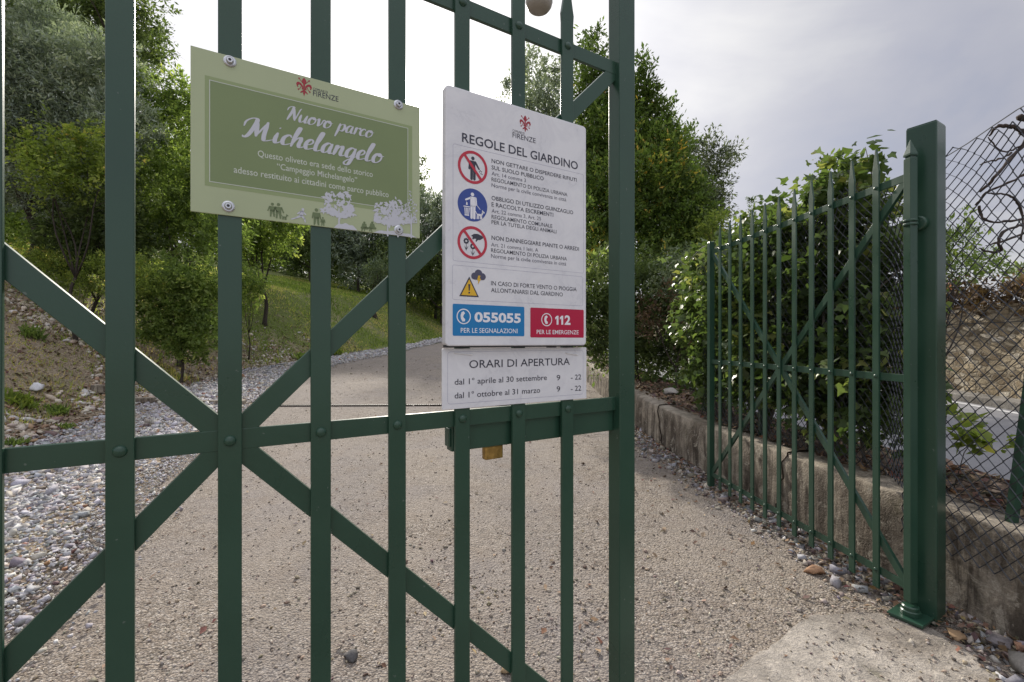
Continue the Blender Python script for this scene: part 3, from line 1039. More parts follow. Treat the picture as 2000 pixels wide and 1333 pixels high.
def make_leaf(name, label, loc, rot, hinge):
    """hinge: +1/-1, the side (local x) that carries the hinge tube"""
    g = thing(name, label, 'gate', loc, rot)
    rs = random.Random(7 + hinge)
    for i in range(-5, 6):
        s = i * PITCH
        mb = MB()
        hw = 0.023
        zt = ZT + 0.075
        outl = [(s - hw, .087), (s + hw, .087), (s + hw, zt), (s + hw + .002, zt + .03), (s + hw - .006, zt + .075), (s + .004, zt + .175), (s - .004, zt + .175), (s - hw + .006, zt + .075), (s - hw - .002, zt + .03), (s - hw, zt)]
        mb.prism(outl, 0.0, 0.012)
        b = mb.build('bar', PAINT, g, 0.0016)
        for z in (ZT, ZM, ZB):
            rivet((s, 0.0, z), b)
    x0, x1 = -SW + .022, SW - (.022 if hinge > 0 else -.005)
    for z in (ZT, ZM, ZB):
        MB().box((x0, .0122, z - .0235), (x1, .0232, z + .0235)).build('rail', PAINT, g, 0.0014)
    for sx, zc in ((1, ZT), (-1, ZT), (1, ZB), (-1, ZB)):
        e = (sx * (SW - (.025 if hinge > 0 or sx < 0 else -.002)), zc - .01 if zc > 2 else zc + .01)
        MB().strip((0, ZM), e, .047, .0130, .0330).build('diagonal_brace', PAINT, g, 0.0012)
    # free stile: square tube
    w = .029
    fx = -hinge * SW if hinge > 0 else 1.2105
    w = .029 if hinge > 0 else .0375
    MB().box((fx - w, -.008, .06), (fx + w, .050, ZT + .45 if hinge < 0 else ZT + .115)).build('stile', PAINT, g, 0.003)
    # weld beads where rails meet the stile
    for z in (ZT, ZM, ZB):
        MB().tube([(fx + hinge * (w + .001), .018, z - .022), (fx + hinge * (w + .004), .018, z), (fx + hinge * (w + .001), .018, z + .022)], .006, 8).build('weld', PAINT, g)
    # hinge tube with pointed top
    hx = hinge * SW
    w = .023 if hinge > 0 else .031
    top = 2.74
    mb = MB().box((hx - w, .018 - w, .12), (hx + w, .018 + w, top))
    ht = mb.build('hinge_tube', PAINT, g, 0.003)
    tip = MB()
    q = w + .001
    base = top + .012
    tip.box((hx - w + .006, .018 - w + .006, top - .002), (hx + w - .006, .018 + w - .006, base))
    tip.build('groove', PAINT, ht)
    tip = MB()
    tip.add([(hx - q, .018 - q, base), (hx + q, .018 - q, base), (hx + q, .018 + q, base), (hx - q, .018 + q, base),
             (hx - q, .018 - q, base + .012), (hx + q, .018 - q, base + .012), (hx + q, .018 + q, base + .012), (hx - q, .018 + q, base + .012), (hx, .018, base + .105)],
            [(0, 3, 2, 1), (0, 1, 5, 4), (1, 2, 6, 5), (2, 3, 7, 6), (3, 0, 4, 7), (4, 5, 8), (5, 6, 8), (6, 7, 8), (7, 4, 8)])
    tip.build('pointed_cap', PAINT, ht, 0.002)
    return g


near = make_leaf('gate_leaf', 'closed green flat bar gate leaf in the foreground carrying the park signs', C0, GROT, -1)
# lock box behind the middle rail of the near leaf
sx0, _ = sz_of(881, 850)
MB().box((.545, .0236, ZM - .098), (SW + .0025, .062, ZM - .004)).build('lock_box', PAINT, near, 0.004)
MB().box((.538, .026, ZM - .085), (.5445, .060, ZM - .03)).build('lock_bolt', PAINT, near, 0.003)

HP = Vector((2.357, 2.692, 0))
A2 = atan2(-.9975, .07)
X2 = Vector((cos(A2), sin(A2), 0))
Y2 = Vector((-sin(A2), cos(A2), 0))
open_leaf = make_leaf('gate_leaf', 'open green gate leaf standing along the low wall, hinged on the square post', HP - X2 * SW - Y2 * .018, A2, 1)
# its pivot: round collar and foot plate, upper ring
pl = thing('pivot_plate', 'square green steel foot plate with round pivot collar under the open gate leaf', 'pivot plate', (HP.x, HP.y, .0), radians(30))
MB().box((-.085, -.085, .026), (.085, .085, .044)).build('plate', PAINT, pl, 0.003)
MB().lathe((0, 0, .044), [(.046, 0), (.048, .004), (.048, .026), (.042, .031), (.042, .050), (.036, .056)], 24).build('collar', PAINT, pl, smooth=False)

# square hinge post
PC = Vector((2.47, 2.645, 0))
post = thing('gate_post', 'tall square green steel post on which the open gate leaf hangs', 'gate post', PC, GROT)
MB().box((0, 0, -.1), (.142, .145, 2.945)).build('post_tube', PAINT, post, 0.006)
MB().box((.004, .004, 2.942), (.138, .141, 2.951)).build('post_cap', PAINT, post, 0.002)
hl = post.matrix_basis.inverted() if False else None
# upper hinge ring (in the post's own axes)
rot = Matrix.Rotation(-GROT, 3, 'Z')
hp = rot @ (HP - PC)
ZH = H + (667 - 437) / F * 2.70
mb = MB()
for dz_ in (-.022, .022):
    mb.lathe((hp.x, hp.y, ZH + dz_ * .5 - .006), [(.034, 0), (.036, .004), (.036, .010), (.034, .014)], 20)
mb.tube([(hp.x + .03, hp.y, ZH), (0.002, .075, ZH)], .02, 10)
mb.lathe((0.0, .078, ZH), [(.001, 0)] * 2, 4)
hr = mb.build('hinge_ring', PAINT, post)
mb = MB()
mb.tube([(-.035, .078, ZH), (-.03, .078, ZH), (.0, .078, ZH)], [.034, .042, .044], 20)
mb.build('hinge_boss', PAINT, post, 0.002)

# brass padlock hanging behind the lock box
kx, kz = sz_of(962, 880, -.05)
pd = thing('padlock', 'old brass padlock hanging below the lock box of the near gate leaf', 'padlock', C0 + D1 * kx - NRM * .05 + Vector((0, 0, kz)), GROT)
wk = (sz_of(980, 880, -.05)[0] - sz_of(945, 880, -.05)[0]) / 2
MB().box((-wk, -.012, -.026), (wk, .012, .016)).build('padlock_body', BRASS, pd, 0.004)
MB().tube([(-.016, 0, .012), (-.016, 0, .034)] + [(-.016 * cos(a), 0, .034 + .016 * sin(a)) for a in np.linspace(.3, pi - .3, 7)] + [(.016, 0, .034), (.016, 0, .012)], .0038, 8).build('shackle', STEEL, pd, smooth=True)


# ------------------------------------------------------------------ signs: flat prints on real panels
class Sign:
    def __init__(self, name, label, cat, px, py, off):
        """origin at the panel's lower left corner as seen in the photo, `off` = front face in front of the bars"""
        self.off = off
        s, z = sz_of(px, py, off)
        self.s0, self.z0 = s, z
        self.root = thing(name, label, cat, C0 + D1 * s + NRM * off + Vector((0, 0, z)), GROT)

    def uv(self, px, py):
        s, z = sz_of(px, py, self.off)
        return (s - self.s0, z - self.z0)

    def poly(self, name, polys, m, layer, parent=None):
        mb = MB()
        for p in polys:
            area = sum(p[i][0] * p[(i + 1) % len(p)][1] - p[(i + 1) % len(p)][0] * p[i][1] for i in range(len(p)))
            if area < 0:
                p = p[::-1]
            b = len(mb.v)
            mb.v += [(u, -layer * .00025, v) for u, v in p]
            mb.f.append(tuple(range(b, b + len(p))))
        me = bpy.data.meshes.new(name)
        me.from_pydata(mb.v, [], mb.f)
        return obj(name, me, m, parent or self.root)

    def ring(self, name, loop_o, loop_i, m, layer, parent=None):
        n = len(loop_o)
        me = bpy.data.meshes.new(name)
        y = -layer * .00025
        vs = [(u, y, v) for u, v in loop_o] + [(u, y, v) for u, v in loop_i]
        me.from_pydata(vs, [], [(i, (i + 1) % n, n + (i + 1) % n, n + i) for i in range(n)])
        return obj(name, me, m, parent or self.root)

    def text(self, s, px0, py0, px1, cap, m, layer=3, bold=0.0, ref=None, parent=None, shear=0.0, py1=None):
        """baseline starts at photo pixel (px0,py0), ends at column px1; cap = letter height in pixels there"""
        cu = bpy.data.curves.new("t", 'FONT')
        cu.body = s
        cu.size = 1.0
        cu.offset = bold
        cu.shear = shear
        cu.resolution_u = 3
        ob = bpy.data.objects.new("t", cu)
        COL.objects.link(ob)
        bpy.context.view_layer.update()
        me = bpy.data.meshes.new_from_object(ob.evaluated_get(bpy.context.evaluated_depsgraph_get()))
        bpy.data.objects.remove(ob)
        co = np.array([v.co[:] for v in me.vertices])
        u0, v0 = self.uv(px0, py0)
        u1, _ = self.uv(px1, py0)
        _, vc = self.uv(px0, py0 - cap)
        x0, x1 = co[:, 0].min(), co[:, 0].max()
        su = (u1 - u0) / (x1 - x0)
        sv = (vc - v0) / (ref or 0.73)
        out = np.zeros_like(co)
        out[:, 0] = u0 + (co[:, 0] - x0) * su
        out[:, 1] = -layer * .00025
        out[:, 2] = v0 + co[:, 1] * sv
        me.vertices.foreach_set('co', out.astype(np.float32).ravel())
        me.update()
        me.name = 'lettering'
        return obj('lettering', me, m, parent or self.root)


def rrect(u0, v0, u1, v1, r, k=5):
    P = []
    for cx, cy, a0 in ((u1 - r, v0 + r, -pi / 2), (u1 - r, v1 - r, 0), (u0 + r, v1 - r, pi / 2), (u0 + r, v0 + r, pi)):
        for j in range(k + 1):
            a = a0 + pi / 2 * j / k
            P.append((cx + r * cos(a), cy + r * sin(a)))
    return P


def circ(c, r, n=40, ry=None):
    return [(c[0] + r * cos(2 * pi * i / n), c[1] + (ry or r) * sin(2 * pi * i / n)) for i in range(n)]


def capsule(p, q, w, w2=None, k=6):
    p, q = Vector(p), Vector(q)
    w2 = w if w2 is None else w2
    a = atan2(q.y - p.y, q.x - p.x)
    P = [(p.x + w * cos(a + pi / 2 + pi * j / k), p.y + w * sin(a + pi / 2 + pi * j / k)) for j in range(k + 1)]
    return P + [(q.x + w2 * cos(a - pi / 2 + pi * j / k), q.y + w2 * sin(a - pi / 2 + pi * j / k)) for j in range(k + 1)]


def place(polys, c, s, mir=1):
    return [[(c[0] + x * s * mir, c[1] + y * s) for x, y in p] for p in polys]


def lily():
    """stylised red lily: centre petal, two curled side petals, band, foot, stamens with buds (unit height ~2)"""
    P = []
    P.append([(0, 1.0), (.13, .86), (.22, .66), (.2, .46), (.1, .3), (.06, -.1), (-.06, -.1), (-.1, .3), (-.2, .46), (-.22, .66), (-.13, .86)])
    for s in (1, -1):
        P.append([(s * x, y) for x, y in [(.07, -.1), (.12, .1), (.3, .32), (.52, .42), (.72, .34), (.78, .12), (.70, -.1), (.58, -.2), (.62, .02), (.52, .16), (.38, .12), (.24, -.02), (.16, -.16)]])
        P.append(capsule((s * .16, .42), (s * .42, .72), .03))
        P.append(circ((s * .5, .80), .085, 10))
        P.append(circ((s * .56, -.38), .085, 10))
        P.append([(s * x, y) for x, y in [(.06, -.36), (.18, -.42), (.34, -.6), (.4, -.72), (.22, -.66), (.06, -.52)]])
        P.append(capsule((s * .3, .0), (s * .44, -.3), .03))
    P.append([(-.24, -.14), (.24, -.14), (.24, -.30), (-.24, -.30)])
    P.append([(-.08, -.32), (.08, -.32), (.1, -.7), (0, -1.0), (-.1, -.7)])
    return P


def emblem(sign, px, py, hpx, m, dark, texts, layer=2):
    c = sign.uv(px, py)
    h = sign.uv(px, py - hpx / 2)[1] - c[1]
    e = sign.poly('lily_emblem', place(lily(), c, h), m, layer)
    for (t, a, b, c2, cap) in texts:
        sign.text(t, a, b, c2, cap, dark, layer, parent=e)
    return e


def bolt(sign, px, py, r=.0125):
    u, v = sign.uv(px, py)
    mb = MB().lathe((u, 0, v), [(r, 0), (r, .0015), (r * .8, .003)], 20, 'y')
    b = mb.build('bolt', STEEL, sign.root)
    MB().lathe((u, -.003, v), [(r * .62, 0), (r * .6, .004), (r * .45, .0062)], 16, 'y').build('bolt_head', STEEL, b)
    MB().lathe((u, -.0091, v), [(r * .28, 0), (r * .26, .0004)], 6, 'y').build('socket', DARKFILL, b)


# ---- green welcome sign
G = Sign('park_sign', 'sage green welcome sign with white brush lettering, bolted to the gate bars', 'sign', 372, 413, .0045)
u1, _ = G.uv(820, 440)
v1 = (G.uv(372, 90)[1] + G.uv(820, 210)[1]) / 2
MB().box((0, 0, 0), (u1, .004, v1)).build('panel', GPALE, G.root, 0.0008)
a0, b1 = G.uv(400, 147.5)
_, b0 = G.uv(401, 363)
a1, _ = G.uv(805, 300)
fld = G.poly('olive_rim', [[(a0, b0), (a1, b0), (a1, b1), (a0, b1)]], GBAND, 1)  # printed olive band around the inner field
c0_, d1_ = G.uv(408.6, 156.5)
_, d0_ = G.uv(408.6, 356)
c1_, _ = G.uv(797, 300)
e = .0016
G.ring('border_line', [(c0_, d0_), (c1_, d0_), (c1_, d1_), (c0_, d1_)], [(c0_ + e, d0_ + e), (c1_ - e, d0_ + e), (c1_ - e, d1_ - e), (c0_ + e, d1_ - e)], LAVT, 3)
G.poly('inner_field', [[(c0_, d0_), (c1_, d0_), (c1_, d1_), (c0_, d1_)]], GDARK, 2, fld)
emblem(G, 594, 171, 36, LILY, INK, [("COMUNE DI", 611.5, 176.5, 640, 5.0), ("FIRENZE", 611.5, 187.5, 661, 11.0)], 2)

GLY = {
    'N': (1.12, [[(-.16, 1.15), (-.1, 1.5), (.12, 1.72), (.3, 1.6), (.24, .9), (.08, .02)], [(.3, 1.6), (.42, 1.2), (.6, .5), (.72, .08)], [(.72, .08), (.82, .8), (.9, 1.45), (.98, 1.68)]]),
    'u': (.80, [[(.02, .92), (0, .4), (.1, .04), (.28, .1), (.48, .5), (.56, .95)], [(.56, .95), (.5, .35), (.58, .03), (.8, .18)]]),
    'o': (.76, [[(.46, .97), (.2, .88), (.04, .5), (.1, .1), (.32, .02), (.56, .28), (.6, .68), (.44, .96), (.36, .82), (.5, .7), (.76, .78)]]),
    'v': (.70, [[(-.02, .82), (.1, .95), (.16, .5), (.22, .03), (.44, .4), (.54, .9), (.72, .84)]]),
    'p': (.78, [[(.06, .95), (.04, .2), (-.06, -.75)], [(.05, .45), (.24, .9), (.5, .92), (.58, .5), (.42, .06), (.14, .12)]]),
    'a': (.82, [[(.54, .86), (.3, .97), (.06, .62), (.06, .15), (.24, .02), (.44, .32), (.57, .92)], [(.57, .92), (.5, .32), (.6, .03), (.82, .16)]]),
    'r': (.58, [[(-.02, .7), (.1, .95), (.1, .5), (.06, .02)], [(.08, .5), (.24, .85), (.44, .96), (.5, .78)]]),
    'c': (.62, [[(.5, .80), (.34, .97), (.08, .7), (.04, .25), (.22, .02), (.62, .26)]]),
    'M': (1.62, [[(-.36, 1.0), (-.32, 1.45), (-.02, 1.8), (.26, 1.74), (.22, 1.1), (.06, .3), (-.14, .02), (-.26, .14)], [(.26, 1.72), (.4, 1.0), (.5, .3)], [(.5, .3), (.74, 1.1), (.92, 1.62)], [(.92, 1.66), (.92, .9), (.96, .3), (1.1, .02), (1.62, .3)]]),
    'i': (.46, [[(.06, .92), (.02, .35), (.14, .02), (.46, .28)], [(.08, 1.38), (.13, 1.46)]]),
    'h': (.84, [[(-.02, .2), (.2, 1.1), (.3, 1.72), (.2, 1.8), (.1, 1.2), (.02, .02)], [(.03, .1), (.2, .7), (.42, .95), (.5, .7), (.46, .25), (.58, .02), (.84, .2)]]),
    'e': (.66, [[(.04, .4), (.34, .52), (.46, .78), (.3, .97), (.08, .7), (.06, .25), (.24, .02), (.66, .26)]]),
    'l': (.50, [[(-.02, .2), (.22, 1.1), (.32, 1.72), (.2, 1.8), (.08, 1.1), (.05, .25), (.2, .02), (.5, .24)]]),
    'n': (.84, [[(.0, .75), (.1, .95), (.08, .5), (.04, .02)], [(.04, .1), (.2, .68), (.42, .95), (.5, .7), (.46, .25), (.58, .02), (.84, .2)]]),
    'g': (.80, [[(.54, .86), (.3, .97), (.06, .62), (.06, .15), (.24, .02), (.44, .32), (.57, .92)], [(.57, .92), (.5, .0), (.36, -.65), (.12, -.72), (.06, -.5), (.36, -.12), (.80, .24)]]),
    ' ': (.62, []),
}


def spline(P, k=7):
    P = [Vector(p) for p in P]
    Q = [P[0] * 2 - P[1]] + P + [P[-1] * 2 - P[-2]]
    out = []
    for i in range(1, len(Q) - 2):
        p0, p1, p2, p3 = Q[i - 1:i + 3]
        for j in range(k):
            t = j / k
            out.append(.5 * ((2 * p1) + (p2 - p0) * t + (2 * p0 - 5 * p1 + 4 * p2 - p3) * t * t + (3 * p1 - p0 - 3 * p2 + p3) * t ** 3))
    return out + [P[-1]]


def brush(sign, word, px0, py0, px1, xh, m, pen=.17, layer=3, parent=None):
    """brush lettering: strokes of varying width, thick going down, thin going up"""
    tot = sum(GLY[c][0] for c in word)
    u0, v0 = sign.uv(px0, py0)
    ue, _ = sign.uv(px1, py0)
    _, vx = sign.uv(px0, py0 - xh)
    sv = vx - v0
    su = (ue - u0) / tot
    nib = Vector((cos(radians(20)), sin(radians(20))))
    mb = MB()
    x = 0
    depth = [0.0]

    def pt(q):
        depth[0] += 2.5e-7
        return (u0 + q[0] * su + (q[1]) * sv * .30, -(layer * .00025 + depth[0]), v0 + q[1] * sv)
    for ch in word:
        adv, strokes = GLY[ch]
        for st in strokes:
            C = spline([(a + x, b) for a, b in st])
            L, R = [], []
            for i, p in enumerate(C):
                t = (C[min(i + 1, len(C) - 1)] - C[max(i - 1, 0)])
                t = t.normalized() if t.length else Vector((0, 1))
                down = max(0.0, -t.y)
                wd = pen * (.30 + .22 * abs(t.x * nib.y - t.y * nib.x) + .5 * down)
                wd *= min(1, .55 + i * .12, .55 + (len(C) - 1 - i) * .12)
                nn = Vector((-t.y, t.x)) * wd
                L.append(p + nn); R.append(p - nn)
            for i in range(len(C) - 1):
                mb.add([pt(R[i]), pt(R[i + 1]), pt(L[i + 1]), pt(L[i])], [(0, 1, 2, 3)])
            for q, wd in ((C[0], (L[0] - R[0]).length / 2), (C[-1], (L[-1] - R[-1]).length / 2)):
                mb.add([pt(z) for z in circ(q, wd, 10)], [tuple(range(10))])
        x += adv
    me = bpy.data.meshes.new('lettering')
    me.from_pydata(mb.v, [], mb.f)
    return obj('lettering', me, m, parent or sign.root)


brush(G, "Nuovo parco", 559, 234, 727, 16.0, LAV, .125)
brush(G, "Michelangelo", 481, 269.5, 745, 22.5, LAV, .135)
G.text("Questo oliveto era sede dello storico", 503.4, 306.5, 728, 13.0, LAVT, 3, .006)
G.text("“Campeggio Michelangelo”", 541, 331.5, 697.5, 12.5, LAVT, 3, .006)
G.text("adesso restituito ai cittadini come parco pubblico", 456.6, 338.0, 759, 13.5, LAVT, 3, .006)


def figure(lean=0.0, legs=.16, arms=.2):
    return [circ((lean, .9), .1, 14), [(-.17, .74), (.17, .74), (.15, .4), (.13, .38), (-.13, .38), (-.15, .4)],
            capsule((-.08, .42), (-.08 - legs * .2, .03), .075, .05), capsule((.08, .42), (.08 + legs * .2, .03), .075, .05),
            capsule((-.17, .7), (-.17 - arms, .40), .05, .035), capsule((.17, .7), (.17 + arms, .40), .05, .035)]


def dog():
    return [[(-.3, .3), (.25, .3), (.3, .52), (-.3, .5)], capsule((.27, .48), (.36, .72), .08), [(.28, .64), (.56, .64), (.56, .76), (.38, .86), (.30, .96), (.27, .8)],
            capsule((-.24, .32), (-.26, .03), .06), capsule((-.1, .3), (-.1, .03), .05), capsule((.1, .3), (.1, .03), .05), capsule((.22, .32), (.24, .03), .06), capsule((-.3, .48), (-.45, .72), .04)]


def sig(px, py, hpx):
    c = G.uv(px, py)
    return c, G.uv(px, py - hpx)[1] - c[1]


fg = []
for px, py, hp_, kw in ((532, 424, 27, dict(arms=.12)), (544, 427.5, 30, dict(arms=.12)), (618, 440, 32, dict(arms=.06)), (630.5, 442, 17, dict(arms=.06))):
    c, s = sig(px, py, hp_); fg += place(figure(**kw), c, s)
c, s = sig(555.5, 430, 12); fg += place(dog(), c, s)
for px in (711.5, 727):
    c, s = sig(px, 453, 19)
    fg += place([circ((0, .9), .12, 12), [(-.28, .45), (.28, .45), (.2, .8), (-.2, .8)], capsule((-.25, .35), (.3, .35), .12), capsule((-.2, .3), (-.25, .02), .06)], c, s)
c, s = sig(719, 453.5, 12); fg += place([capsule((-.7, .6), (.7, .6), .1), capsule((-.5, .6), (-.6, .02), .07), capsule((.5, .6), (.6, .02), .07)], c, s)
G.poly('figures_print', fg, GFIG, 3)
c, s = sig(588, 434, 27)
G.poly('runner_print', place([circ((.12, .9), .1, 12), [(-.05, .78), (.18, .8), (.14, .42), (-.12, .4)], capsule((-.02, .42), (-.35, .22), .08, .05), capsule((-.35, .22), (-.62, .1), .05, .04), capsule((.05, .42), (.22, .24), .08, .06), capsule((.22, .24), (.28, .0), .06, .04), capsule((.1, .74), (.3, .55), .05), capsule((0, .74), (-.22, .55), .05)], c, s), LAV, 3)
rt = random.Random(21)


def treeprint(c, w, h, tr):
    P = [capsule((c[0], c[1]), (c[0], c[1] + h * .5), tr, tr * .7)]
    P += [capsule((c[0], c[1] + h * .3), (c[0] + w * dx, c[1] + h * .55), tr * .6, tr * .25, 4) for dx in (-.5, .5)]
    for i in range(150):
        a = rt.uniform(0, 2 * pi)
        r = rt.uniform(0.05, 1) ** .5 * (1 + .12 * sin(5 * a + c[0] * 50))
        x, y = c[0] + w * .86 * r * cos(a), c[1] + h * .46 + h * (.5 if sin(a) > 0 else .17) * r * sin(a)
        q = rt.uniform(0, pi)
        k_ = w * rt.uniform(.09, .20)
        dx, dy = cos(q) * k_, sin(q) * k_
        P.append([(x - dx, y - dy), (x + dy * .45, y - dx * .45), (x + dx, y + dy), (x - dy * .45, y + dx * .45)])
    return P


tp_ = []
for px, py, wpx, hpx in ((662, 446, 38, 74), (757, 461, 31, 70), (777, 463, 26, 80), (803, 465, 22, 92)):
    c, s = sig(px, py, hpx)
    wu = G.uv(px + wpx, py)[0] - c[0]
    if c[0] + wu * 1.16 > u1:
        wu = (u1 - c[0]) / 1.2
    tp_ += [treeprint(c, wu, s, .0022)]
o_ = None
for k, t in enumerate(tp_):
    q = G.poly('tree_print', t, LAV, 3.2 + k * .5)
    for i_, v_ in enumerate(q.data.vertices):            # overlapping leaves of one print lie a hair apart
        v_.co.y -= i_ * 1.5e-7
for px, wpx in ((675, 22), (772, 45)):
    c, s = sig(px, 462 if px > 700 else 447, 12)
    wu = G.uv(px + wpx, 450)[0] - c[0]
    if c[0] + wu > u1: wu = u1 - c[0] - .001
    G.poly('bush_print', [[(c[0] + wu * cos(a), max(.0005, c[1] - .004 + s * sin(a) * (1 + .1 * sin(9 * a)))) for a in np.linspace(0, pi, 24)]], LAV, 5.4)
for px, py in ((449, 121), (446, 404.5), (778, 206), (778.5, 450.5)):
    bolt(G, px, py)

# ---- white rules board (a shallow box)
R = Sign('rules_board', 'tall white garden rules board with round pictograms and phone numbers on the gate', 'sign', 870, 677, .028)
ru, _ = R.uv(1145, 677)
rv = (R.uv(870, 170)[1] + R.uv(1145, 244)[1]) / 2
mb = MB().prism(rrect(0, 0, ru, rv, .012), 0.0, .0265)
R_panel = mb.build('panel', SWHITE, R.root, 0.003)
MB().prism(rrect(.004, -.004, ru - .004, .02, .002), .006, .0262).build('bottom_lip', DARKFILL, R.root)  # dark strip along the bottom edge of the board
emblem(R, 1025.7, 243, 33, LILY, INK, [("COMUNE DI", 1001, 258, 1024, 5.0), ("FIRENZE", 1001, 269, 1046, 10.5)], 2)
R.text("REGOLE DEL GIARDINO", 902.3, 277.5, 1128.5, 18.5, INK, 2, .012)
lines = [
    ("NON GETTARE O DISPERDERE RIFIUTI", 960, 318.6, 1126, 8.2, .02), ("SUL SUOLO PUBBLICO", 960, 331.4, 1061.7, 8.2, .02),
    ("Art. 14 comma 3", 960, 343, 1027, 7.8, 0), ("REGOLAMENTO DI POLIZIA URBANA", 960, 354.6, 1108, 8.0, .006), ("Norme per la civile convivenza in città", 960, 366, 1105.7, 8.2, 0),
    ("OBBLIGO DI UTILIZZO GUINZAGLIO", 960, 391.2, 1119.3, 8.4, .02), ("E RACCOLTA ESCREMENTI", 960, 403.8, 1080.5, 8.4, .02),
    ("Art. 22 comma 3, Art. 25", 960, 416, 1056.5, 7.8, 0), ("REGOLAMENTO COMUNALE", 960, 427.8, 1078.5, 8.0, .006), ("PER LA TUTELA DEGLI ANIMALI", 960, 438.2, 1086.5, 8.0, .006),
    ("NON DANNEGGIARE PIANTE O ARREDI", 960, 469, 1130.6, 8.6, .02), ("Art. 21 comma 1 lett. A", 959, 482, 1051, 7.8, 0),
    ("REGOLAMENTO DI POLIZIA URBANA", 959, 493.3, 1107, 8.0, .006), ("Norme per la civile convivenza in città", 959, 504.4, 1105.6, 8.2, 0),
    ("IN CASO DI FORTE VENTO O PIOGGIA", 959, 558, 1126, 8.8, .01), ("ALLONTANARSI DAL GIARDINO", 959, 571.3, 1099, 8.8, .01)]
for t, a, b, c2, cap, bo in lines:
    R.text(t, a, b, c2, cap, INK if bo else INKTHIN, 2, bo * .35)


def frame(sign, px0, py0, px1, py1, r, m, wd, layer=1):
    a = sign.uv(px0, py0); b = sign.uv(px0, py1); c = sign.uv(px1, py0)
    o_ = rrect(a[0], b[1], c[0], a[1], r)
    i_ = rrect(a[0] + wd, b[1] + wd, c[0] - wd, a[1] - wd, max(r - wd, .0005))
    return sign.ring('outline', o_, i_, m, layer)


frame(R, 884.5, 281, 1140, 510, .006, LINE, .0007)
frame(R, 883.3, 517.8, 1138, 586, .006, LINE, .0007)
rc = R.uv(923.5, 328)
RR = (R.uv(923.5, 296)[1] - R.uv(923.5, 360)[1]) / 2


def prohibit(c, r):
    p = R.ring('prohibition_ring', circ(c, r, 56), circ(c, r * .83, 56), RED, 3)
    a = radians(-50)
    d_ = Vector((cos(a), sin(a))) * r * .86
    n_ = Vector((-d_.y, d_.x)).normalized() * r * .085
    c = Vector(c)
    R.poly('prohibition_bar', [[tuple(c - d_ - n_), tuple(c + d_ - n_), tuple(c + d_ + n_), tuple(c - d_ + n_)]], RED, 4, p)
    return p


p1 = prohibit(rc, RR)
R.poly('figure', place([circ((.0, .55), .115, 16), [(-.2, .40), (.18, .40), (.15, -.05), (-.14, -.05)], capsule((-.08, -.02), (-.09, -.70), .085), capsule((.1, -.02), (.1, -.70), .085), capsule((-.2, .33), (-.24, -.1), .065), capsule((.18, .32), (.42, -.04), .065, .05)]
       + [[(x, y), (x + .09, y + .03), (x + .06, y - .06)] for x, y in ((.46, -.1), (.40, -.18), (.54, -.15), (.5, -.27), (.58, -.3))], rc, RR), INK, 2, p1)
bc = R.uv(923.2, 401.5)
bd = R.poly('blue_disc', [circ(bc, RR, 56)], BLUE, 2)
R.poly('figure', place([circ((-.02, .64), .115, 16), [(-.17, .5), (.19, .5), (.2, -.1), (-.16, -.1)], capsule((-.08, -.1), (-.08, -.78), .08), capsule((.1, -.1), (.1, -.78), .08), capsule((-.15, .42), (-.46, .26), .055), capsule((.2, .44), (.24, .05), .055),
        [(-.62, -.12), (-.2, -.12), (-.2, -.18), (-.62, -.18)]] + [[(-.56 + k * .1, -.22), (-.50 + k * .1, -.22), (-.49 + k * .075, -.66), (-.53 + k * .075, -.66)] for k in range(4)] + [[(-.55, -.64), (-.24, -.64), (-.25, -.70), (-.54, -.70)], [(-.46, -.05), (-.34, -.05), (-.36, .1), (-.42, .16)],
        capsule((.24, .06), (.5, -.2), .018)], bc, RR), WPRINT, 3, bd)
R.poly('dog_figure', place(dog(), (bc[0] + RR * .46, bc[1] - RR * .80), RR * .62), WPRINT, 3.2, bd)
fc = R.uv(922.8, 475)
p3 = prohibit(fc, RR)


def flower(c, s):
    P = [circ((c[0] + s * .2 * cos(a), c[1] + s * .2 * sin(a)), s * .10, 10) for a in np.linspace(0, 2 * pi, 9)[:-1]]
    P += [capsule((c[0], c[1] - s * .28), (c[0], c[1] - s * .9), s * .025)]
    for d_ in (1, -1):
        P.append([(c[0], c[1] - s * .9), (c[0] + d_ * s * .12, c[1] - s * .72), (c[0] + d_ * s * .22, c[1] - s * .45), (c[0] + d_ * s * .05, c[1] - s * .68)])
    return P


R.poly('flowers_figure', flower((fc[0] - RR * .42, fc[1] + RR * .06), RR * .62) + flower((fc[0] + RR * .02, fc[1] - RR * .22), RR * .62), INK, 2, p3)
R.poly('hand_figure', place([[(-.1, .42), (.1, .55), (.34, .58), (.66, .48), (.74, .36), (.52, .22), (.36, .2), (.26, .08), (.2, .12), (.26, .26), (.12, .26), (.04, .2), (-.02, .24), (.02, .36)]], fc, RR), INK, 2, p3)
ta, tl, tr_ = R.uv(916.3, 541), R.uv(896.8, 580), R.uv(935.2, 581)
tl = (tl[0], (tl[1] + tr_[1]) / 2); tr_ = (tr_[0], tl[1])
cen = Vector(((ta[0] + tl[0] + tr_[0]) / 3, (ta[1] + tl[1] + tr_[1]) / 3))
wt = R.poly('warning_triangle', [[ta, tl, tr_]], INK, 2)
R.poly('yellow_field', [[tuple(cen + (Vector(q) - cen) * .80) for q in (ta, tl, tr_)]], YEL, 3, wt)
hgt = ta[1] - tl[1]
cx = cen.x
R.poly('exclamation_mark', [[(cx - hgt * .055, tl[1] + hgt * .62), (cx + hgt * .055, tl[1] + hgt * .62), (cx + hgt * .03, tl[1] + hgt * .30), (cx - hgt * .03, tl[1] + hgt * .30)], circ((cx, tl[1] + hgt * .2), hgt * .05, 12)], INK, 4, wt)
cc = R.uv(934.5, 540)
cs = R.uv(949, 540)[0] - cc[0]
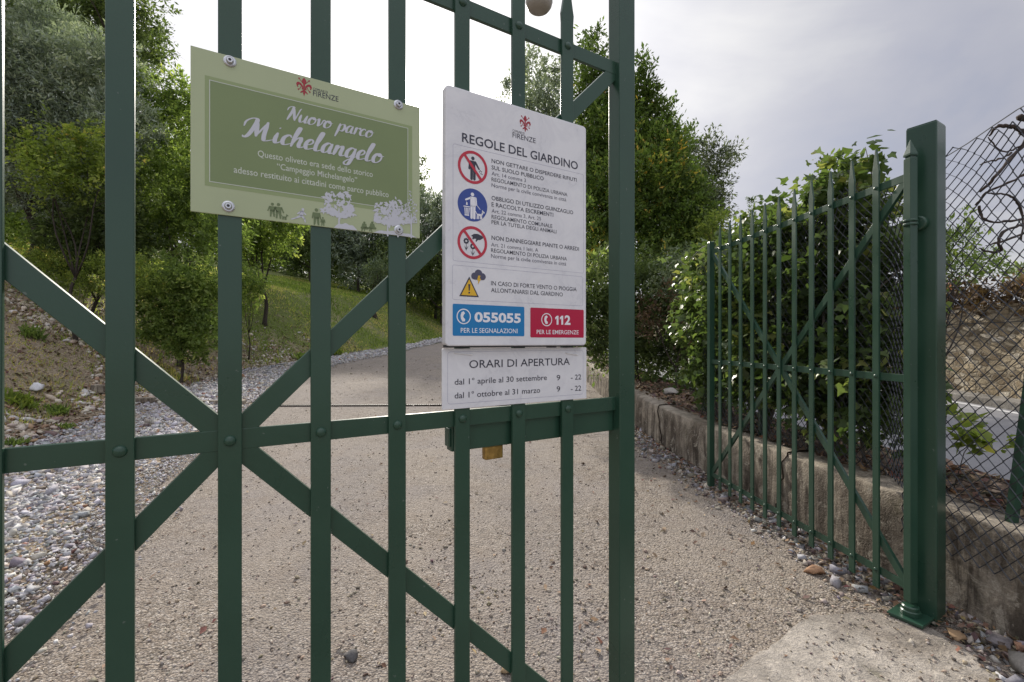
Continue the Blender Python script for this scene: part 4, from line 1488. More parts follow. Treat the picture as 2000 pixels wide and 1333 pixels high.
CLD = simple("storm_cloud_print", (0.075, 0.075, 0.13), 0.4)
cl_ = []
for k, (x, y, r) in enumerate(((-.55, -.05, .42), (.0, .25, .52), (.55, -.05, .42))):
    cl_.append(circ((cc[0] + x * cs, cc[1] + y * cs), r * cs, 20))
co_ = R.poly('storm_cloud', cl_[:1], CLD, 2)
R.poly('cloud_puff', cl_[1:2], CLD, 2.4, co_)
R.poly('cloud_puff', cl_[2:], CLD, 2.8, co_)
R.poly('cloud_base', place([[(-.55, -.46), (.55, -.46), (.55, 0), (-.55, 0)]], cc, cs), CLD, 3.2, co_)
R.poly('lightning', place([[(-.05, .05), (.25, .05), (.12, -.3), (.34, -.32), (-.12, -1.05), (-.02, -.55), (-.2, -.52)]], cc, cs), YEL, 4, co_)


def handset(c, r):
    a = [(-.42, .52), (-.12, .66), (.08, .42), (-.10, .22), (-.18, .0), (-.12, -.18), (.1, -.34), (.06, -.62), (-.28, -.66), (-.5, -.3), (-.55, .1)]
    return [[(c[0] + (x + .1) * r, c[1] + y * r) for x, y in a]]


def phone_panel(px0, py0, px1, py1, m, num, sub, cpx, cpy, rpx, nm):
    a = R.uv(px0, py0); b = R.uv(px0, py1); c = R.uv(px1, py0)
    p = R.poly(nm, [rrect(a[0], b[1], c[0], a[1], .004)], m, 2)
    cc = R.uv(cpx, cpy)
    r = R.uv(cpx, cpy - rpx)[1] - cc[1]
    R.ring('phone_ring', circ(cc, r, 36), circ(cc, r * .86, 36), WPRINT, 3, p)
    R.poly('phone_handset', handset(cc, r), WPRINT, 3, p)
    R.text(*num, WPRINT, 3, .035, parent=p)
    R.text(*sub, WPRINT, 3, .006, parent=p)


phone_panel(884, 594, 1024, 656.8, CYAN, ("055055", 926.5, 629, 1017, 19), ("PER LE SEGNALAZIONI", 899.7, 650.6, 1010.7, 9.8), 905.6, 619, 15.2, 'blue_phone_panel')
phone_panel(1035.7, 601.5, 1140, 660, CRIM, ("2", 1102.5, 634.5, 1114, 18), ("PER LE EMERGENZE", 1048, 653.2, 1129.8, 8.6), 1067.6, 625.4, 12.8, 'red_phone_panel')
for px in (1084, 1093.2):
    a, b = R.uv(px, 635), R.uv(px + 7.6, 617.5)
    wd_, hh = b[0] - a[0], R.uv(px, 617.5)[1] - a[1]
    R.poly('digit_one', [[(a[0] + wd_ * x, a[1] + hh * y) for x, y in ((.38, 0), (.86, 0), (.86, 1), (.48, 1), (.0, .80), (.0, .56), (.38, .70))]], WPRINT, 3)

# ---- white opening hours plate
O = Sign('hours_board', 'white opening hours plate hung under the rules board with cable ties', 'sign', 863.5, 802, .005)
ou, _ = O.uv(1145.4, 790)
ov = O.uv(866, 682)[1]
MB().prism(rrect(0, 0, ou, ov, .003), 0, .004).build('panel', SWHITE, O.root, 0.0006)
a = O.uv(874, 688); b = O.uv(874, 791); c = O.uv(1139, 700)
O.ring('outline', rrect(a[0], b[1], c[0], a[1], .009), rrect(a[0] + .0008, b[1] + .0008, c[0] - .0008, a[1] - .0008, .008), LINE, 1)
for t, x0_, y0_, x1_, cap in (("ORARI DI APERTURA", 916.3, 720, 1112.8, 16.3), ("dal 1° aprile al 30 settembre", 887.8, 752.6, 1068, 12), ("9", 1087, 744, 1094, 11), ("- 22", 1114.8, 743, 1135, 10.6),
                          ("dal 1° ottobre al 31 marzo", 887.8, 779.3, 1054.8, 12), ("9", 1087, 766, 1094, 11), ("- 22", 1114.8, 765, 1135, 10.6)):
    O.text(t, x0_, y0_, x1_, cap, INK, 2, .004)
for x0_, x1_ in ((887, 922), (1105, 1128)):
    p, q = O.uv(x0_, 690.5), O.uv(x1_, 694)
    MB().tube([(p[0], .003, p[1] + .002), (p[0], -.002, p[1]), (q[0], -.002, q[1]), (q[0], .003, q[1] + .002)], .0016, 6).build('cable_tie', PLAST, O.root)

# ------------------------------------------------------------------ street lamp hung over the drive, seen at the top edge
LP_ = at(1053, 23, 4.6)
lamp = thing('street_lamp', 'pale grey lantern hanging over the drive, cut by the top edge', 'street lamp', LP_)
MB().lathe((0, 0, 0), [(.03, .0), (.075, .006), (.105, .022), (.128, .055), (.135, .10), (.13, .2), (.10, .26), (.05, .29), (.03, .36)], 28).build('lamp_housing', LAMPM, lamp, smooth=True)
MB().lathe((0, 0, .082), [(.134, 0), (.1365, .004), (.1365, .014), (.134, .018)], 28).build('rim', SEDGE, lamp)
MB().tube([(0, 0, .34), (0, 0, .72)], .012, 8).build('hanger', LAMPM, lamp)
MB().tube([(-7, .5, 1.35), (-3.5, .25, .92), (0, 0, .72), (3, -.2, .95), (6, -.4, 1.4)], .006, 6).build('span_wire', WIRE, lamp)

# ------------------------------------------------------------------ foliage
def leaf_mesh(rng, c, ax, L, wr, shape='slim', flatn=0.35):
    """c (n,3) leaf bases, ax (n,3) leaf directions, L (n,) lengths, wr width/length"""
    n = len(c)
    up = np.array([0, 0, 1.0]) + rng.normal(0, flatn + .25, (n, 3))
    s = unit(np.cross(ax, up))
    nn = np.cross(s, ax)
    Lc = L[:, None]
    if shape == 'slim':
        v = np.stack([c, c + ax * Lc * .5 + s * Lc * wr * .5, c + ax * Lc, c + ax * Lc * .5 - s * Lc * wr * .5], 1)
        f = np.arange(n * 4).reshape(-1, 4)
        return v.reshape(-1, 3), f, 4
    if shape == 'lobed':
        def q(a_, b_, c_):
            return c + ax * Lc * a_ + s * Lc * wr * b_ + nn * Lc * c_
        v = np.stack([c, q(-.06, .38, .06), q(.38, .62, .03), q(.55, .26, .05), q(1.05, 0, -.14), q(.55, -.26, .05), q(.38, -.62, .03), q(-.06, -.38, .06)], 1)
        b = np.arange(n)[:, None] * 8
        f = np.stack([b + np.array([[0, 3, 2, 1]]), b + np.array([[0, 5, 4, 3]]), b + np.array([[0, 7, 6, 5]])], 1).reshape(-1, 4)
        return v.reshape(-1, 3), f, 8
    fold = nn * Lc * .10
    tip = c + ax * Lc - nn * Lc * .12
    v = np.stack([c, c + ax * Lc * .22 + s * Lc * wr * .55 + fold, c + ax * Lc * .62 + s * Lc * wr * .42 + fold * .6, tip,
                  c + ax * Lc * .62 - s * Lc * wr * .42 + fold * .6, c + ax * Lc * .22 - s * Lc * wr * .55 + fold], 1)
    b = np.arange(n)[:, None] * 6
    f = np.stack([b + np.array([[0, 3, 2, 1]]), b + np.array([[0, 5, 4, 3]])], 1).reshape(-1, 4)
    return v.reshape(-1, 3), f, 6


def crown_leaves(rng, blobs, L, wr, cov, shape='slim', k=22, spray=.32, hollow=.45, jag=.22, upb=.25, droop=0.0):
    L = L * 1.12
    """blobs: (x,y,z, rx,ry,rz) -> vertices, faces, tint"""
    Vs, Fs, Ts = [], [], []
    base = 0
    for (x, y, z, rx, ry, rz) in blobs:
        A = pi * (rx + ry) / 2 * rz
        nl = 1.75 * cov * A / (.55 * L * L * wr)
        nc = max(6, int(nl / k))
        d = unit(rng.normal(0, 1, (nc, 3)))
        ph = rng.uniform(0, 6.28, 3)
        lump = 1 + jag * (np.sin(5 * d[:, 0] + ph[0]) + np.sin(6 * d[:, 1] + ph[1]) + np.sin(5.5 * d[:, 2] + ph[2])) / 1.6
        rad = rng.uniform(hollow ** 2, 1.0, nc) ** .5 * lump
        rad = rad * np.where(rng.uniform(0, 1, nc) < .06, 1.18, 1)
        C = np.array([x, y, z]) + d * rad[:, None] * np.array([rx, ry, rz])
        ax = unit(d + np.array([0, 0, upb]) + rng.normal(0, .55, (nc, 3)))
        kk = np.maximum(4, (k * rng.lognormal(0, .35, nc))).astype(int)
        idx = np.repeat(np.arange(nc), kk)
        n = len(idx)
        t = rng.uniform(-.5, 1, n)
        sp = spray * rng.uniform(.6, 1.3, nc)[idx]
        c = C[idx] + ax[idx] * (t * sp)[:, None] + rng.normal(0, .26, (n, 3)) * (sp * (1.05 - .6 * np.clip(t, 0, 1)))[:, None]
        la = unit(ax[idx] * .7 + rng.normal(0, .6, (n, 3)) - np.array([0, 0, droop]))
        ll = L * rng.lognormal(0, .3, n).clip(.45, 1.8)
        v, f, m_ = leaf_mesh(rng, c, la, ll, wr, shape)
        tint = np.clip(rng.normal(.45 + rng.normal(0, .10), .18, nc)[idx] + rng.normal(0, .13, n), 0, 1)
        Vs.append(v); Fs.append(f + base); Ts.append(np.repeat(tint, m_)); base += len(v)
    V, Fc, T = np.concatenate(Vs), np.concatenate(Fs), np.concatenate(Ts)
    return V, Fc, np.stack([T, T, T], -1)


def limbs(rng, base, targets, r0, sides=7, wig=.10):
    mb = MB()
    base = Vector(base)
    tg = [Vector(t) for t in targets]
    cen = sum(tg, Vector()) / len(tg)
    fork = base.lerp(cen, .38)
    fork = base + Vector(((fork.x - base.x) * .5, (fork.y - base.y) * .5, (cen.z - base.z) * .36))

    def path(a, b, n=7, w_=wig):
        P = []
        ln = (b - a).length
        o_ = Vector(rng.normal(0, 1, 3)) * ln * w_
        o2 = Vector(rng.normal(0, 1, 3)) * ln * w_ * .6
        for i in range(n):
            t = i / (n - 1)
            P.append(a.lerp(b, t) + o_ * sin(pi * t) * .5 + o2 * sin(2 * pi * t) * .4)
        return P
    p = path(base - Vector((0, 0, .15)), fork, 8)
    mb.tube(p, [r0 * (1.35 if i == 0 else 1.1 if i == 1 else 1 - .3 * i / 7) for i in range(8)], 9)
    for t in tg:
        q = path(fork, t, 8)
        r1 = r0 * .48
        mb.tube(q, [r1 * (1 - .75 * i / 7) for i in range(8)], sides)
        for j in range(3):
            a = q[3 + j]
            e_ = a + (t - a).normalized().lerp(Vector(rng.normal(0, 1, 3)).normalized(), .55) * (t - fork).length * .35
            mb.tube(path(a, e_, 5), [r1 * .38, r1 * .3, r1 * .22, r1 * .15, r1 * .08], 5)
    return mb


def pxblobs(L, Y, depth=1.0, rng=None):
    out = []
    for (px, py, r) in L:
        yy_ = Y + (rng.normal(0, .06 * Y * .35) if rng is not None else 0)
        p = at(px, py, yy_)
        m_ = r / F * Y
        out.append((p.x, p.y, p.z, m_, m_ * depth, m_))
    return out


def tree(name, label, cat, pb, Y, lm, L=.1, wr=.42, cov=3.0, shape='slim', base=None, bark=BARKD, r0=.16, seed=1, group=None, nl=5, depth=.9, **kw):
    rng = np.random.default_rng(seed)
    bl = pxblobs(pb, Y, depth, rng)
    V, Fc, T = crown_leaves(rng, bl, L, wr, cov, shape, **kw)
    if base is None:
        cx = np.mean([b[0] for b in bl]); cy = Y
    else:
        cx = (base - 1000) / F * Y; cy = Y
    right = cx > float(wallx(cy))
    bz = float(zr(cy)) + .5 if right else float(gz(cx, cy))
    g = thing(name, label, cat, (cx, cy, bz), 0, group)
    o = np.array([cx, cy, bz])
    npmesh('crown', V - o, Fc, lm, T, g)
    tg = sorted(bl, key=lambda b: -b[5])[:nl]
    mb = limbs(rng, (0, 0, 0), [(b[0] - cx, b[1] - cy, b[2] - bz) for b in tg], r0)
    mb.build('trunk', bark, g, smooth=True)
    return g


OLIVE = leafmat("olive_leaf", [(0, (.085, .11, .09)), (.5, (.22, .265, .21)), (.85, (.36, .405, .34)), (1, (.48, .51, .44))], .22)
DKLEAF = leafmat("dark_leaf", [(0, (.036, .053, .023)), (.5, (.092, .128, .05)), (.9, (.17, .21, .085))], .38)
MIDLEAF = leafmat("mid_leaf", [(0, (.06, .09, .028)), (.5, (.145, .20, .062)), (.85, (.25, .31, .105)), (1, (.36, .39, .14))], .45)
YELLEAF = leafmat("yellow_green_leaf", [(0, (.08, .115, .026)), (.5, (.18, .235, .055)), (.82, (.32, .36, .09)), (1, (.50, .38, .11))], .36)
BAYLEAF = leafmat("laurel_leaf", [(0, (.046, .064, .02)), (.42, (.09, .14, .04)), (.74, (.17, .235, .07)), (.93, (.30, .32, .09)), (1, (.58, .38, .09))], .42, .35)
IVYLEAF = leafmat("climber_leaf", [(0, (.034, .056, .02)), (.5, (.082, .124, .044)), (.85, (.155, .205, .072)), (1, (.28, .29, .11))], .30, .35)
DRYLEAF = leafmat("dry_brush_leaf", [(0, (.035, .022, .016)), (.5, (.10, .065, .042)), (1, (.23, .16, .10))], .2, .7)
PALELEAF = leafmat("pale_leaf", [(0, (.06, .085, .05)), (.5, (.13, .165, .10)), (1, (.26, .28, .19))], .3)

WOLIVE = leafmat("wild_olive_leaf", [(0, (.04, .052, .032)), (.5, (.10, .125, .075)), (.85, (.18, .21, .13)), (1, (.26, .28, .19))], .25)

# left slope
tree('olive_tree', 'big grey leaved olive tree with a dark crooked trunk on the bank at the left', 'tree',
     [(50, 130, 95), (150, 170, 95), (215, 150, 70), (20, 230, 90), (100, 250, 110), (185, 280, 85), (60, 340, 85), (140, 360, 80), (225, 370, 60), (-40, 180, 100), (-30, 320, 90), (90, 70, 60), (235, 250, 60)],
     13.5, OLIVE, L=.105, wr=.26, cov=2.7, base=62, r0=.2, seed=31, spray=.34, k=26)
tree('oak_tree', 'tall dark tree behind the olive whose top leaves the frame', 'tree',
     [(40, 10, 90), (130, -20, 90), (190, 40, 70), (255, 60, 50), (290, 95, 30), (230, -30, 70), (300, 60, 24), (270, 120, 34), (30, 90, 80), (285, 140, 22)],
     21, DKLEAF, L=.15, wr=.4, cov=2.0, base=150, r0=.28, seed=32, spray=.5)
tree('young_maple', 'yellow green young tree glowing in front of the olive at the left', 'tree',
     [(120, 300, 50), (70, 300, 36), (170, 330, 52), (210, 270, 34), (95, 345, 45), (225, 330, 40), (40, 285, 22), (150, 265, 26)],
     11.8, YELLEAF, L=.065, wr=.6, cov=1.0, shape='broad', base=150, r0=.05, seed=33, spray=.3, jag=.35)
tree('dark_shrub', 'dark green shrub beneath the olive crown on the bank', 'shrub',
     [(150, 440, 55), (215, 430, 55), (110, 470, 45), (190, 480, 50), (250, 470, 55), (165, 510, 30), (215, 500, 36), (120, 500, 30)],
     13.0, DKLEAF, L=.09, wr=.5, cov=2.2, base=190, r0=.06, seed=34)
tree('slender_tree', 'slender mid green tree just left of the green sign', 'tree',
     [(300, 210, 42), (345, 180, 40), (330, 260, 60), (390, 230, 50), (290, 310, 52), (370, 330, 62), (320, 390, 62), (400, 410, 62), (300, 450, 55), (360, 470, 60), (420, 330, 50), (430, 470, 50), (275, 400, 45), (260, 260, 30)],
     14.5, MIDLEAF, L=.095, wr=.48, cov=2.0, base=352, bark=BARKG, r0=.085, seed=35, spray=.33)
tree('leafy_shrub', 'dense green shrub at the foot of the bank beside the gravel strip', 'shrub',
     [(345, 575, 50), (300, 585, 40), (390, 590, 45), (330, 625, 50), (375, 635, 45), (345, 540, 45), (290, 550, 36), (400, 550, 40), (360, 665, 30), (325, 662, 30), (385, 675, 26), (300, 640, 30), (345, 682, 24), (410, 640, 30)],
     12.9, MIDLEAF, L=.085, wr=.5, cov=2.4, base=350, r0=.045, seed=36, spray=.26, hollow=.3)
tree('weedy_bush', 'loose low bush growing on the bank just below the olive trunk', 'shrub',
     [(120, 530, 34), (180, 535, 36), (240, 550, 36), (90, 510, 30), (150, 560, 24), (50, 505, 26), (270, 540, 36), (215, 515, 30)], 12.4, YELLEAF, L=.06, wr=.35, cov=1.3, base=160, r0=.02, seed=37, spray=.25)
tree('small_fruit_tree', 'small light green tree with twin stems on the grass slope under the green sign', 'tree',
     [(500, 440, 50), (545, 455, 40), (480, 480, 40), (520, 490, 36), (570, 430, 35), (455, 450, 40), (510, 400, 45), (600, 400, 30)],
     22, MIDLEAF, L=.13, wr=.5, cov=1.7, base=517, r0=.10, seed=38, spray=.42)
tree('slope_shrub', 'rounded green shrub on the slope beside the second gate bar', 'shrub',
     [(490, 560, 24), (478, 585, 24), (505, 545, 16), (485, 540, 20)], 18.0, MIDLEAF, L=.1, wr=.45, cov=1.8, base=485, r0=.03, seed=39)
far = [("dark olive tree in shade behind the small fruit tree", [(590, 480, 45), (620, 450, 55), (570, 500, 30), (640, 490, 40)], 44, DKLEAF, 610),
       ("broad olive tree hanging low over the top of the grass slope", [(680, 480, 50), (720, 470, 55), (700, 520, 40), (745, 520, 40), (660, 440, 50)], 43, OLIVE, 700),
       ("pale leaved young olive before the dark trees on the slope", [(735, 530, 18), (733, 550, 17), (742, 515, 14)], 33, PALELEAF, 735),
       ("dark olive tree right of the pale young olive", [(790, 500, 50), (770, 540, 35), (760, 460, 50)], 42, DKLEAF, 775),
       ("olive tree whose crown shows between the two signs", [(845, 430, 40), (870, 410, 40), (830, 470, 40), (860, 480, 45), (820, 400, 28), (890, 450, 50)], 46, OLIVE, 850),
       ("dense dark tree beyond the end of the grass slope", [(850, 540, 45), (815, 555, 30), (885, 560, 40), (870, 590, 34), (910, 520, 50)], 45, DKLEAF, 862),
       ("tall tree behind the green sign reaching above its right edge", [(815, 350, 16), (800, 380, 40), (740, 400, 60), (690, 390, 60), (825, 320, 10), (640, 380, 60), (790, 430, 50)], 52, DKLEAF, 760),
       ("far olive tree hidden mostly behind the rules board", [(940, 470, 60), (1000, 480, 60), (980, 540, 60), (1060, 520, 60), (930, 560, 50)], 50, OLIVE, 960)]
for q, (lab, bl, Y, m_, bx) in enumerate(far):
    tree('olive_tree', lab, 'tree', bl, Y, m_, L=.0054 * Y, wr=.38, cov=2.1, base=bx, r0=.16, seed=50 + q, group='olive trees along the top of the slope', spray=.6, k=20)

rngu = np.random.default_rng(77)
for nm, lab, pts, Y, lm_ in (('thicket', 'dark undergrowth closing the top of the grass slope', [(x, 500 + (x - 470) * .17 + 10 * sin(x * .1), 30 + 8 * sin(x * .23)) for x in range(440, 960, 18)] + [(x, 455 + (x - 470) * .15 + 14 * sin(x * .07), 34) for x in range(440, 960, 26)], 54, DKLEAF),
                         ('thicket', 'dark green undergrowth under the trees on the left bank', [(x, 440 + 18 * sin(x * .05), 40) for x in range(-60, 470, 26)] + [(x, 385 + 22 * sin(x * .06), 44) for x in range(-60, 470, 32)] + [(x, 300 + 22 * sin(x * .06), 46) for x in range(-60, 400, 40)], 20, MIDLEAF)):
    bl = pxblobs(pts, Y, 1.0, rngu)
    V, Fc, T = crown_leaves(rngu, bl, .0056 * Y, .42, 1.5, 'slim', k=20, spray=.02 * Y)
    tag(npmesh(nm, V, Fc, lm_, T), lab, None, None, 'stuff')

# right side, behind the low wall
tree('laurel_tree', 'tall pointed laurel tree rising behind the rules board and gate stile', 'tree',
     [(1156, 80, 17), (1155, 130, 30), (1160, 190, 45), (1250, 170, 28), (1256, 130, 14), (1270, 230, 45), (1190, 270, 75), (1290, 300, 50), (1240, 350, 85), (1320, 350, 40), (1180, 400, 70), (1300, 420, 70), (1350, 440, 45), (1230, 470, 80), (1320, 490, 60), (1150, 330, 60), (1160, 490, 60), (1310, 270, 34), (1345, 390, 50), (1370, 470, 44), (1300, 340, 44)],
     13, BAYLEAF, L=.10, wr=.40, cov=4.0, hollow=.3, base=1225, r0=.2, seed=61, spray=.34, upb=.7, k=24)
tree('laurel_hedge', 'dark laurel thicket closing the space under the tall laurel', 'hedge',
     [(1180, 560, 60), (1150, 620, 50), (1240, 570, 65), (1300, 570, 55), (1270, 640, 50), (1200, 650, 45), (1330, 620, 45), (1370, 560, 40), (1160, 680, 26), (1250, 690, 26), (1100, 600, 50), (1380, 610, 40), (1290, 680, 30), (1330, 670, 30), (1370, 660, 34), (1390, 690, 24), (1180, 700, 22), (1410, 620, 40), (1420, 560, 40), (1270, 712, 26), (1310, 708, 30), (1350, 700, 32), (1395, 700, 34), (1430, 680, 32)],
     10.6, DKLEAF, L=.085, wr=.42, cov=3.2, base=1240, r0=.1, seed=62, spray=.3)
tree('holm_oak', 'grey green tree seen through the gate bars above the rules board', 'tree',
     [(1040, 140, 34), (1070, 170, 40), (1010, 185, 26), (1050, 200, 36), (1085, 210, 36), (1110, 150, 26), (1030, 120, 14), (1100, 260, 50), (1040, 260, 50)],
     19, OLIVE, L=.12, wr=.42, cov=1.7, base=1075, r0=.2, seed=63, spray=.42)
tree('wild_olive', 'wild olive tree leaning out right of the tall laurel', 'tree',
     [(1345, 310, 34), (1385, 300, 26), (1410, 320, 22), (1360, 350, 36), (1400, 360, 24), (1330, 285, 20), (1380, 390, 26), (1420, 300, 12), (1350, 400, 30), (1390, 420, 26), (1370, 430, 34), (1340, 380, 36), (1405, 400, 16)],
     15, WOLIVE, L=.11, wr=.3, cov=2.3, base=1345, r0=.09, seed=64, spray=.42, jag=.35)
tree('privet_shrub', 'grey green privet shrub above the dry leaves behind the wall', 'shrub',
     [(1330, 530, 40), (1370, 520, 36), (1390, 555, 30), (1310, 560, 34), (1355, 560, 34)], 9.4, PALELEAF, L=.055, wr=.42, cov=1.5, base=1350, r0=.03, seed=65, spray=.22)
tree('dead_shrub', 'dry brown leaved shrub under the laurel behind the low wall', 'shrub',
     [(1262, 600, 22), (1270, 630, 24), (1340, 610, 26), (1350, 650, 28), (1375, 640, 22), (1300, 590, 20)], 8.9, DRYLEAF, L=.06, wr=.4, cov=.9, base=1320, r0=.025, seed=66, spray=.24)
tree('yellow_shrub', 'yellowing shrub top between the laurel and the climber', 'shrub',
     [(1390, 440, 26), (1400, 470, 26), (1375, 460, 20), (1410, 430, 12)], 11.5, YELLEAF, L=.08, wr=.4, cov=1.3, base=1390, r0=.04, seed=67, spray=.25)
tree('cypress_tree', 'thin far cypress tip above the climber', 'tree',
     [(1467, 395, 4.5), (1467, 410, 7), (1467, 428, 8.5), (1467, 448, 9.5), (1467, 470, 10), (1467, 500, 10.5), (1467, 540, 10.5), (1467, 580, 10)], 60, DKLEAF, L=.3, wr=.4, cov=2.2, base=1467, r0=.2, seed=68, upb=1.6, spray=.6, nl=3)
tree('roadside_shrub', 'feathery shrub beyond the wire fence right of the green post', 'shrub',
     [(1845, 500, 34), (1880, 470, 24), (1905, 505, 24), (1870, 525, 28), (1925, 515, 16), (1890, 440, 12), (1830, 460, 30), (1945, 525, 10)], 6.4, MIDLEAF, L=.06, wr=.34, cov=1.5, base=1835, r0=.025, seed=69, spray=.22)


# broad leaved climber smothering the fence
def world_leaf_thing(name, label, cat, base, blobs, lm, stems, L, wr, cov, seed, bark=BARKG, shape='lobed', **kw):
    rng = np.random.default_rng(seed)
    g = thing(name, label, cat, base)
    V, Fc, T = crown_leaves(rng, blobs, L, wr, cov, shape, **kw)
    npmesh('foliage', V - np.array(base), Fc, lm, T, g)
    for P, r in stems:
        mb = MB()
        mb.tube([Vector(p) - Vector(base) for p in P], [r * (1 - .6 * i / (len(P) - 1)) for i in range(len(P))], 6)
        mb.build('stem', bark, g, smooth=True)
    return g


bl = []
for (x, y, z, rx, ry, rz) in [(2.98, 4.15, 2.62, .30, .45, .46), (2.95, 4.0, 2.92, .20, .28, .22), (2.95, 4.55, 2.8, .24, .34, .30), (2.95, 4.9, 2.4, .36, .5, .55), (2.9, 5.6, 2.42, .38, .5, .55), (2.9, 6.2, 2.45, .36, .5, .5), (2.85, 5.3, 2.78, .24, .4, .26),
                              (2.98, 4.3, 1.9, .36, .5, .6), (2.92, 5.1, 1.7, .40, .55, .65), (2.85, 5.9, 1.8, .42, .6, .7), (2.85, 6.6, 2.0, .45, .5, .8), (2.96, 4.4, 1.3, .34, .45, .42), (2.9, 5.2, 1.25, .36, .5, .38), (2.92, 4.2, 1.1, .22, .3, .22),
                              (3.05, 3.72, 2.0, .24, .26, .45), (3.05, 3.75, 1.3, .24, .28, .45), (2.85, 6.4, 1.3, .4, .5, .4), (3.05, 3.8, 2.6, .16, .2, .28), (2.98, 3.85, 1.0, .16, .2, .16), (2.9, 6.9, 2.7, .3, .4, .35)]:
    bl.append((x, y, z, rx, ry, rz))
st_ = []
rr = random.Random(8)
for k in range(16):
    y0 = rr.uniform(3.8, 6.6)
    P = [(2.88 + rr.uniform(-.1, .2), y0 + rr.uniform(-.25, .25) * j * .6, .6 + j * .42) for j in range(6)]
    st_.append((P, rr.uniform(.008, .022)))
world_leaf_thing('climbing_plant', 'broad leaved green climber smothering the wire fence behind the open gate leaf', 'climber', (2.9, 5.0, .6), bl, IVYLEAF, st_, .055, .95, 2.9, 71, k=14, spray=.24, hollow=.35, droop=.45, upb=.1, jag=.3)
# sprouting shoots at the top of the climber
bl = [(2.95, 4.0, 3.22, .10, .14, .08), (2.95, 4.35, 3.24, .09, .14, .08), (2.92, 5.0, 3.12, .10, .2, .08), (2.95, 3.72, 3.0, .08, .12, .08), (2.9, 5.7, 3.06, .1, .2, .08)]
world_leaf_thing('climber_shoots', 'young leafy shoots standing up from the top of the climber', 'climber', (2.95, 4.4, 3.1), bl, IVYLEAF, [([(2.95, y, 2.8), (2.96, y + .03, 3.05), (2.95, y + .08, 3.28)], .006) for y in (3.72, 3.95, 4.05, 4.3, 4.4, 5.0, 5.7)], .058, .9, 1.2, 72, k=9, spray=.14, hollow=.0)
# low ivy on the verge
bl = [(float(wallx(y)) + u, y, float(vz(u, y)) + .05, .35, .4, .09) for y, u in ((5.6, .75), (6.5, .8), (7.5, .9), (8.6, .7), (4.6, .8), (9.8, .8))]
world_leaf_thing('ground_ivy', 'low green ivy creeping over the soil behind the low wall', 'ivy', (3.1, 6.5, .6), bl, IVYLEAF, [([(3.1, 4.6, .66), (3.1, 6.5, .7), (3.1, 9, .9)], .006)], .06, .9, .55, 73, k=9, spray=.16, hollow=0)
bl = [(3.05, 3.05, 1.06, .10, .10, .06), (3.1, 2.95, .98, .09, .12, .05)]
world_leaf_thing('bright_sprig', 'bright yellow green leafy sprig poking through the fence beside the post', 'plant', (3.1, 3.15, .62), bl, YELLEAF, [([(3.1, 3.2, .6), (3.08, 3.1, .9), (3.05, 2.98, 1.05)], .004)], .06, .7, 1.0, 74, k=5, spray=.1, hollow=0)

# weeds on the bank
for q, (px, py, Y, lab, s) in enumerate([(40, 735, 8.6, 'bright green weed tuft on the bank against the first gate bar', .30), (112, 722, 8.9, 'small weed tuft on the bank right of the white stone', .22), (30, 858, 7.0, 'low green weed at the gravel edge by the left gate bar', .16), (65, 600, 11.0, 'weed clump on the stony part of the bank', .3), (655, 640, 22.5, 'bright grass clump on the slope under the diagonal brace', .5), (590, 610, 20.5, 'leafy weed on the slope behind the third gate bar', .4), (130, 815, 8.1, 'thin weed sprout on the bank near the gravel', .14)]):
    x, y = (px - 1000) / F * Y, Y
    z = float(gz(x, y))
    rngw = np.random.default_rng(80 + q)
    n = int(130 if s > .2 else 70)
    c = np.array([x, y, z]) + np.stack([rngw.normal(0, s * .35, n), rngw.normal(0, s * .35, n), rngw.uniform(0, s * .25, n)], -1)
    c[:, 2] = gz(c[:, 0], c[:, 1]) + rngw.uniform(0, s * .3, n)
    ax = unit(np.stack([rngw.normal(0, .6, n), rngw.normal(0, .6, n), np.full(n, 1.0)], -1))
    V, Fc, m_ = leaf_mesh(rngw, c, ax, s * rngw.uniform(.35, .8, n), .22, 'broad')
    tn = np.repeat(np.clip(rngw.normal(.5, .2, n), 0, 1), m_)
    o = npmesh('weed', V - np.array([x, y, z]), Fc, YELLEAF if q in (0, 4) else MIDLEAF, np.stack([tn] * 3, -1))
    o.location = (x, y, z)
    tag(o, lab, 'weed')

# dry brush on top of the stone wall
bl = [(9.35, y, 2.40 + .7 * float(zr(y)) + .06 * sin(y * 2.3), .45, .6, .27 + .06 * sin(y * 3.1)) for y in np.arange(5.2, 17, .75)]
world_leaf_thing('dry_brush', 'brown dry brush hanging over the top of the rubble stone wall', 'dry brush', (9.35, 9, 2.4), bl, DRYLEAF,
                 [([(9.3, y, 2.3 + .7 * float(zr(y))), (9.2 + .2 * sin(y * 7), y + .3 * sin(y * 5), 2.5 + .7 * float(zr(y))), (9.05 + .3 * sin(y * 3), y + .5 * sin(y * 9), 2.72 + .7 * float(zr(y)))], .014) for y in np.arange(5.2, 17, .28)], .11, .35, 3.2, 75, bark=VINE, shape='slim', k=16, spray=.3)

# ------------------------------------------------------------------ wire fence on the wall
FN = thing('wire_fence', 'sagging dark chain link fence on the low wall right of the green post', 'fence', (2.75, 3, .6))
rng = np.random.default_rng(91)
aa, hp_ = .036, .086
mb = MB()


def fpt(t, z):
    y = t
    k = float(sm(y, 3.0, 3.5))
    f1 = .022 * float(wob(y * 2.2, z * 2.0)) * .7
    bul = .05 * sin(y * 2.9 + z * 2.1) * (z - .6)
    x = float(wallx(y)) - .025 + .22 * k + bul * .35 + f1
    topw = float(sm(z, 2.2, 2.9))
    dy = .035 * float(wob(y * 1.7 + 4, z * 2.7)) * .7 + topw * .10 * sin(y * 4.1)
    dz2 = .03 * float(wob(y * 1.9, z * 1.3 + 9)) * .7 + topw * .07 * sin(y * 5.3 + 1)
    return (x - 2.75, y + dy - 3, z + dz2 - .6)


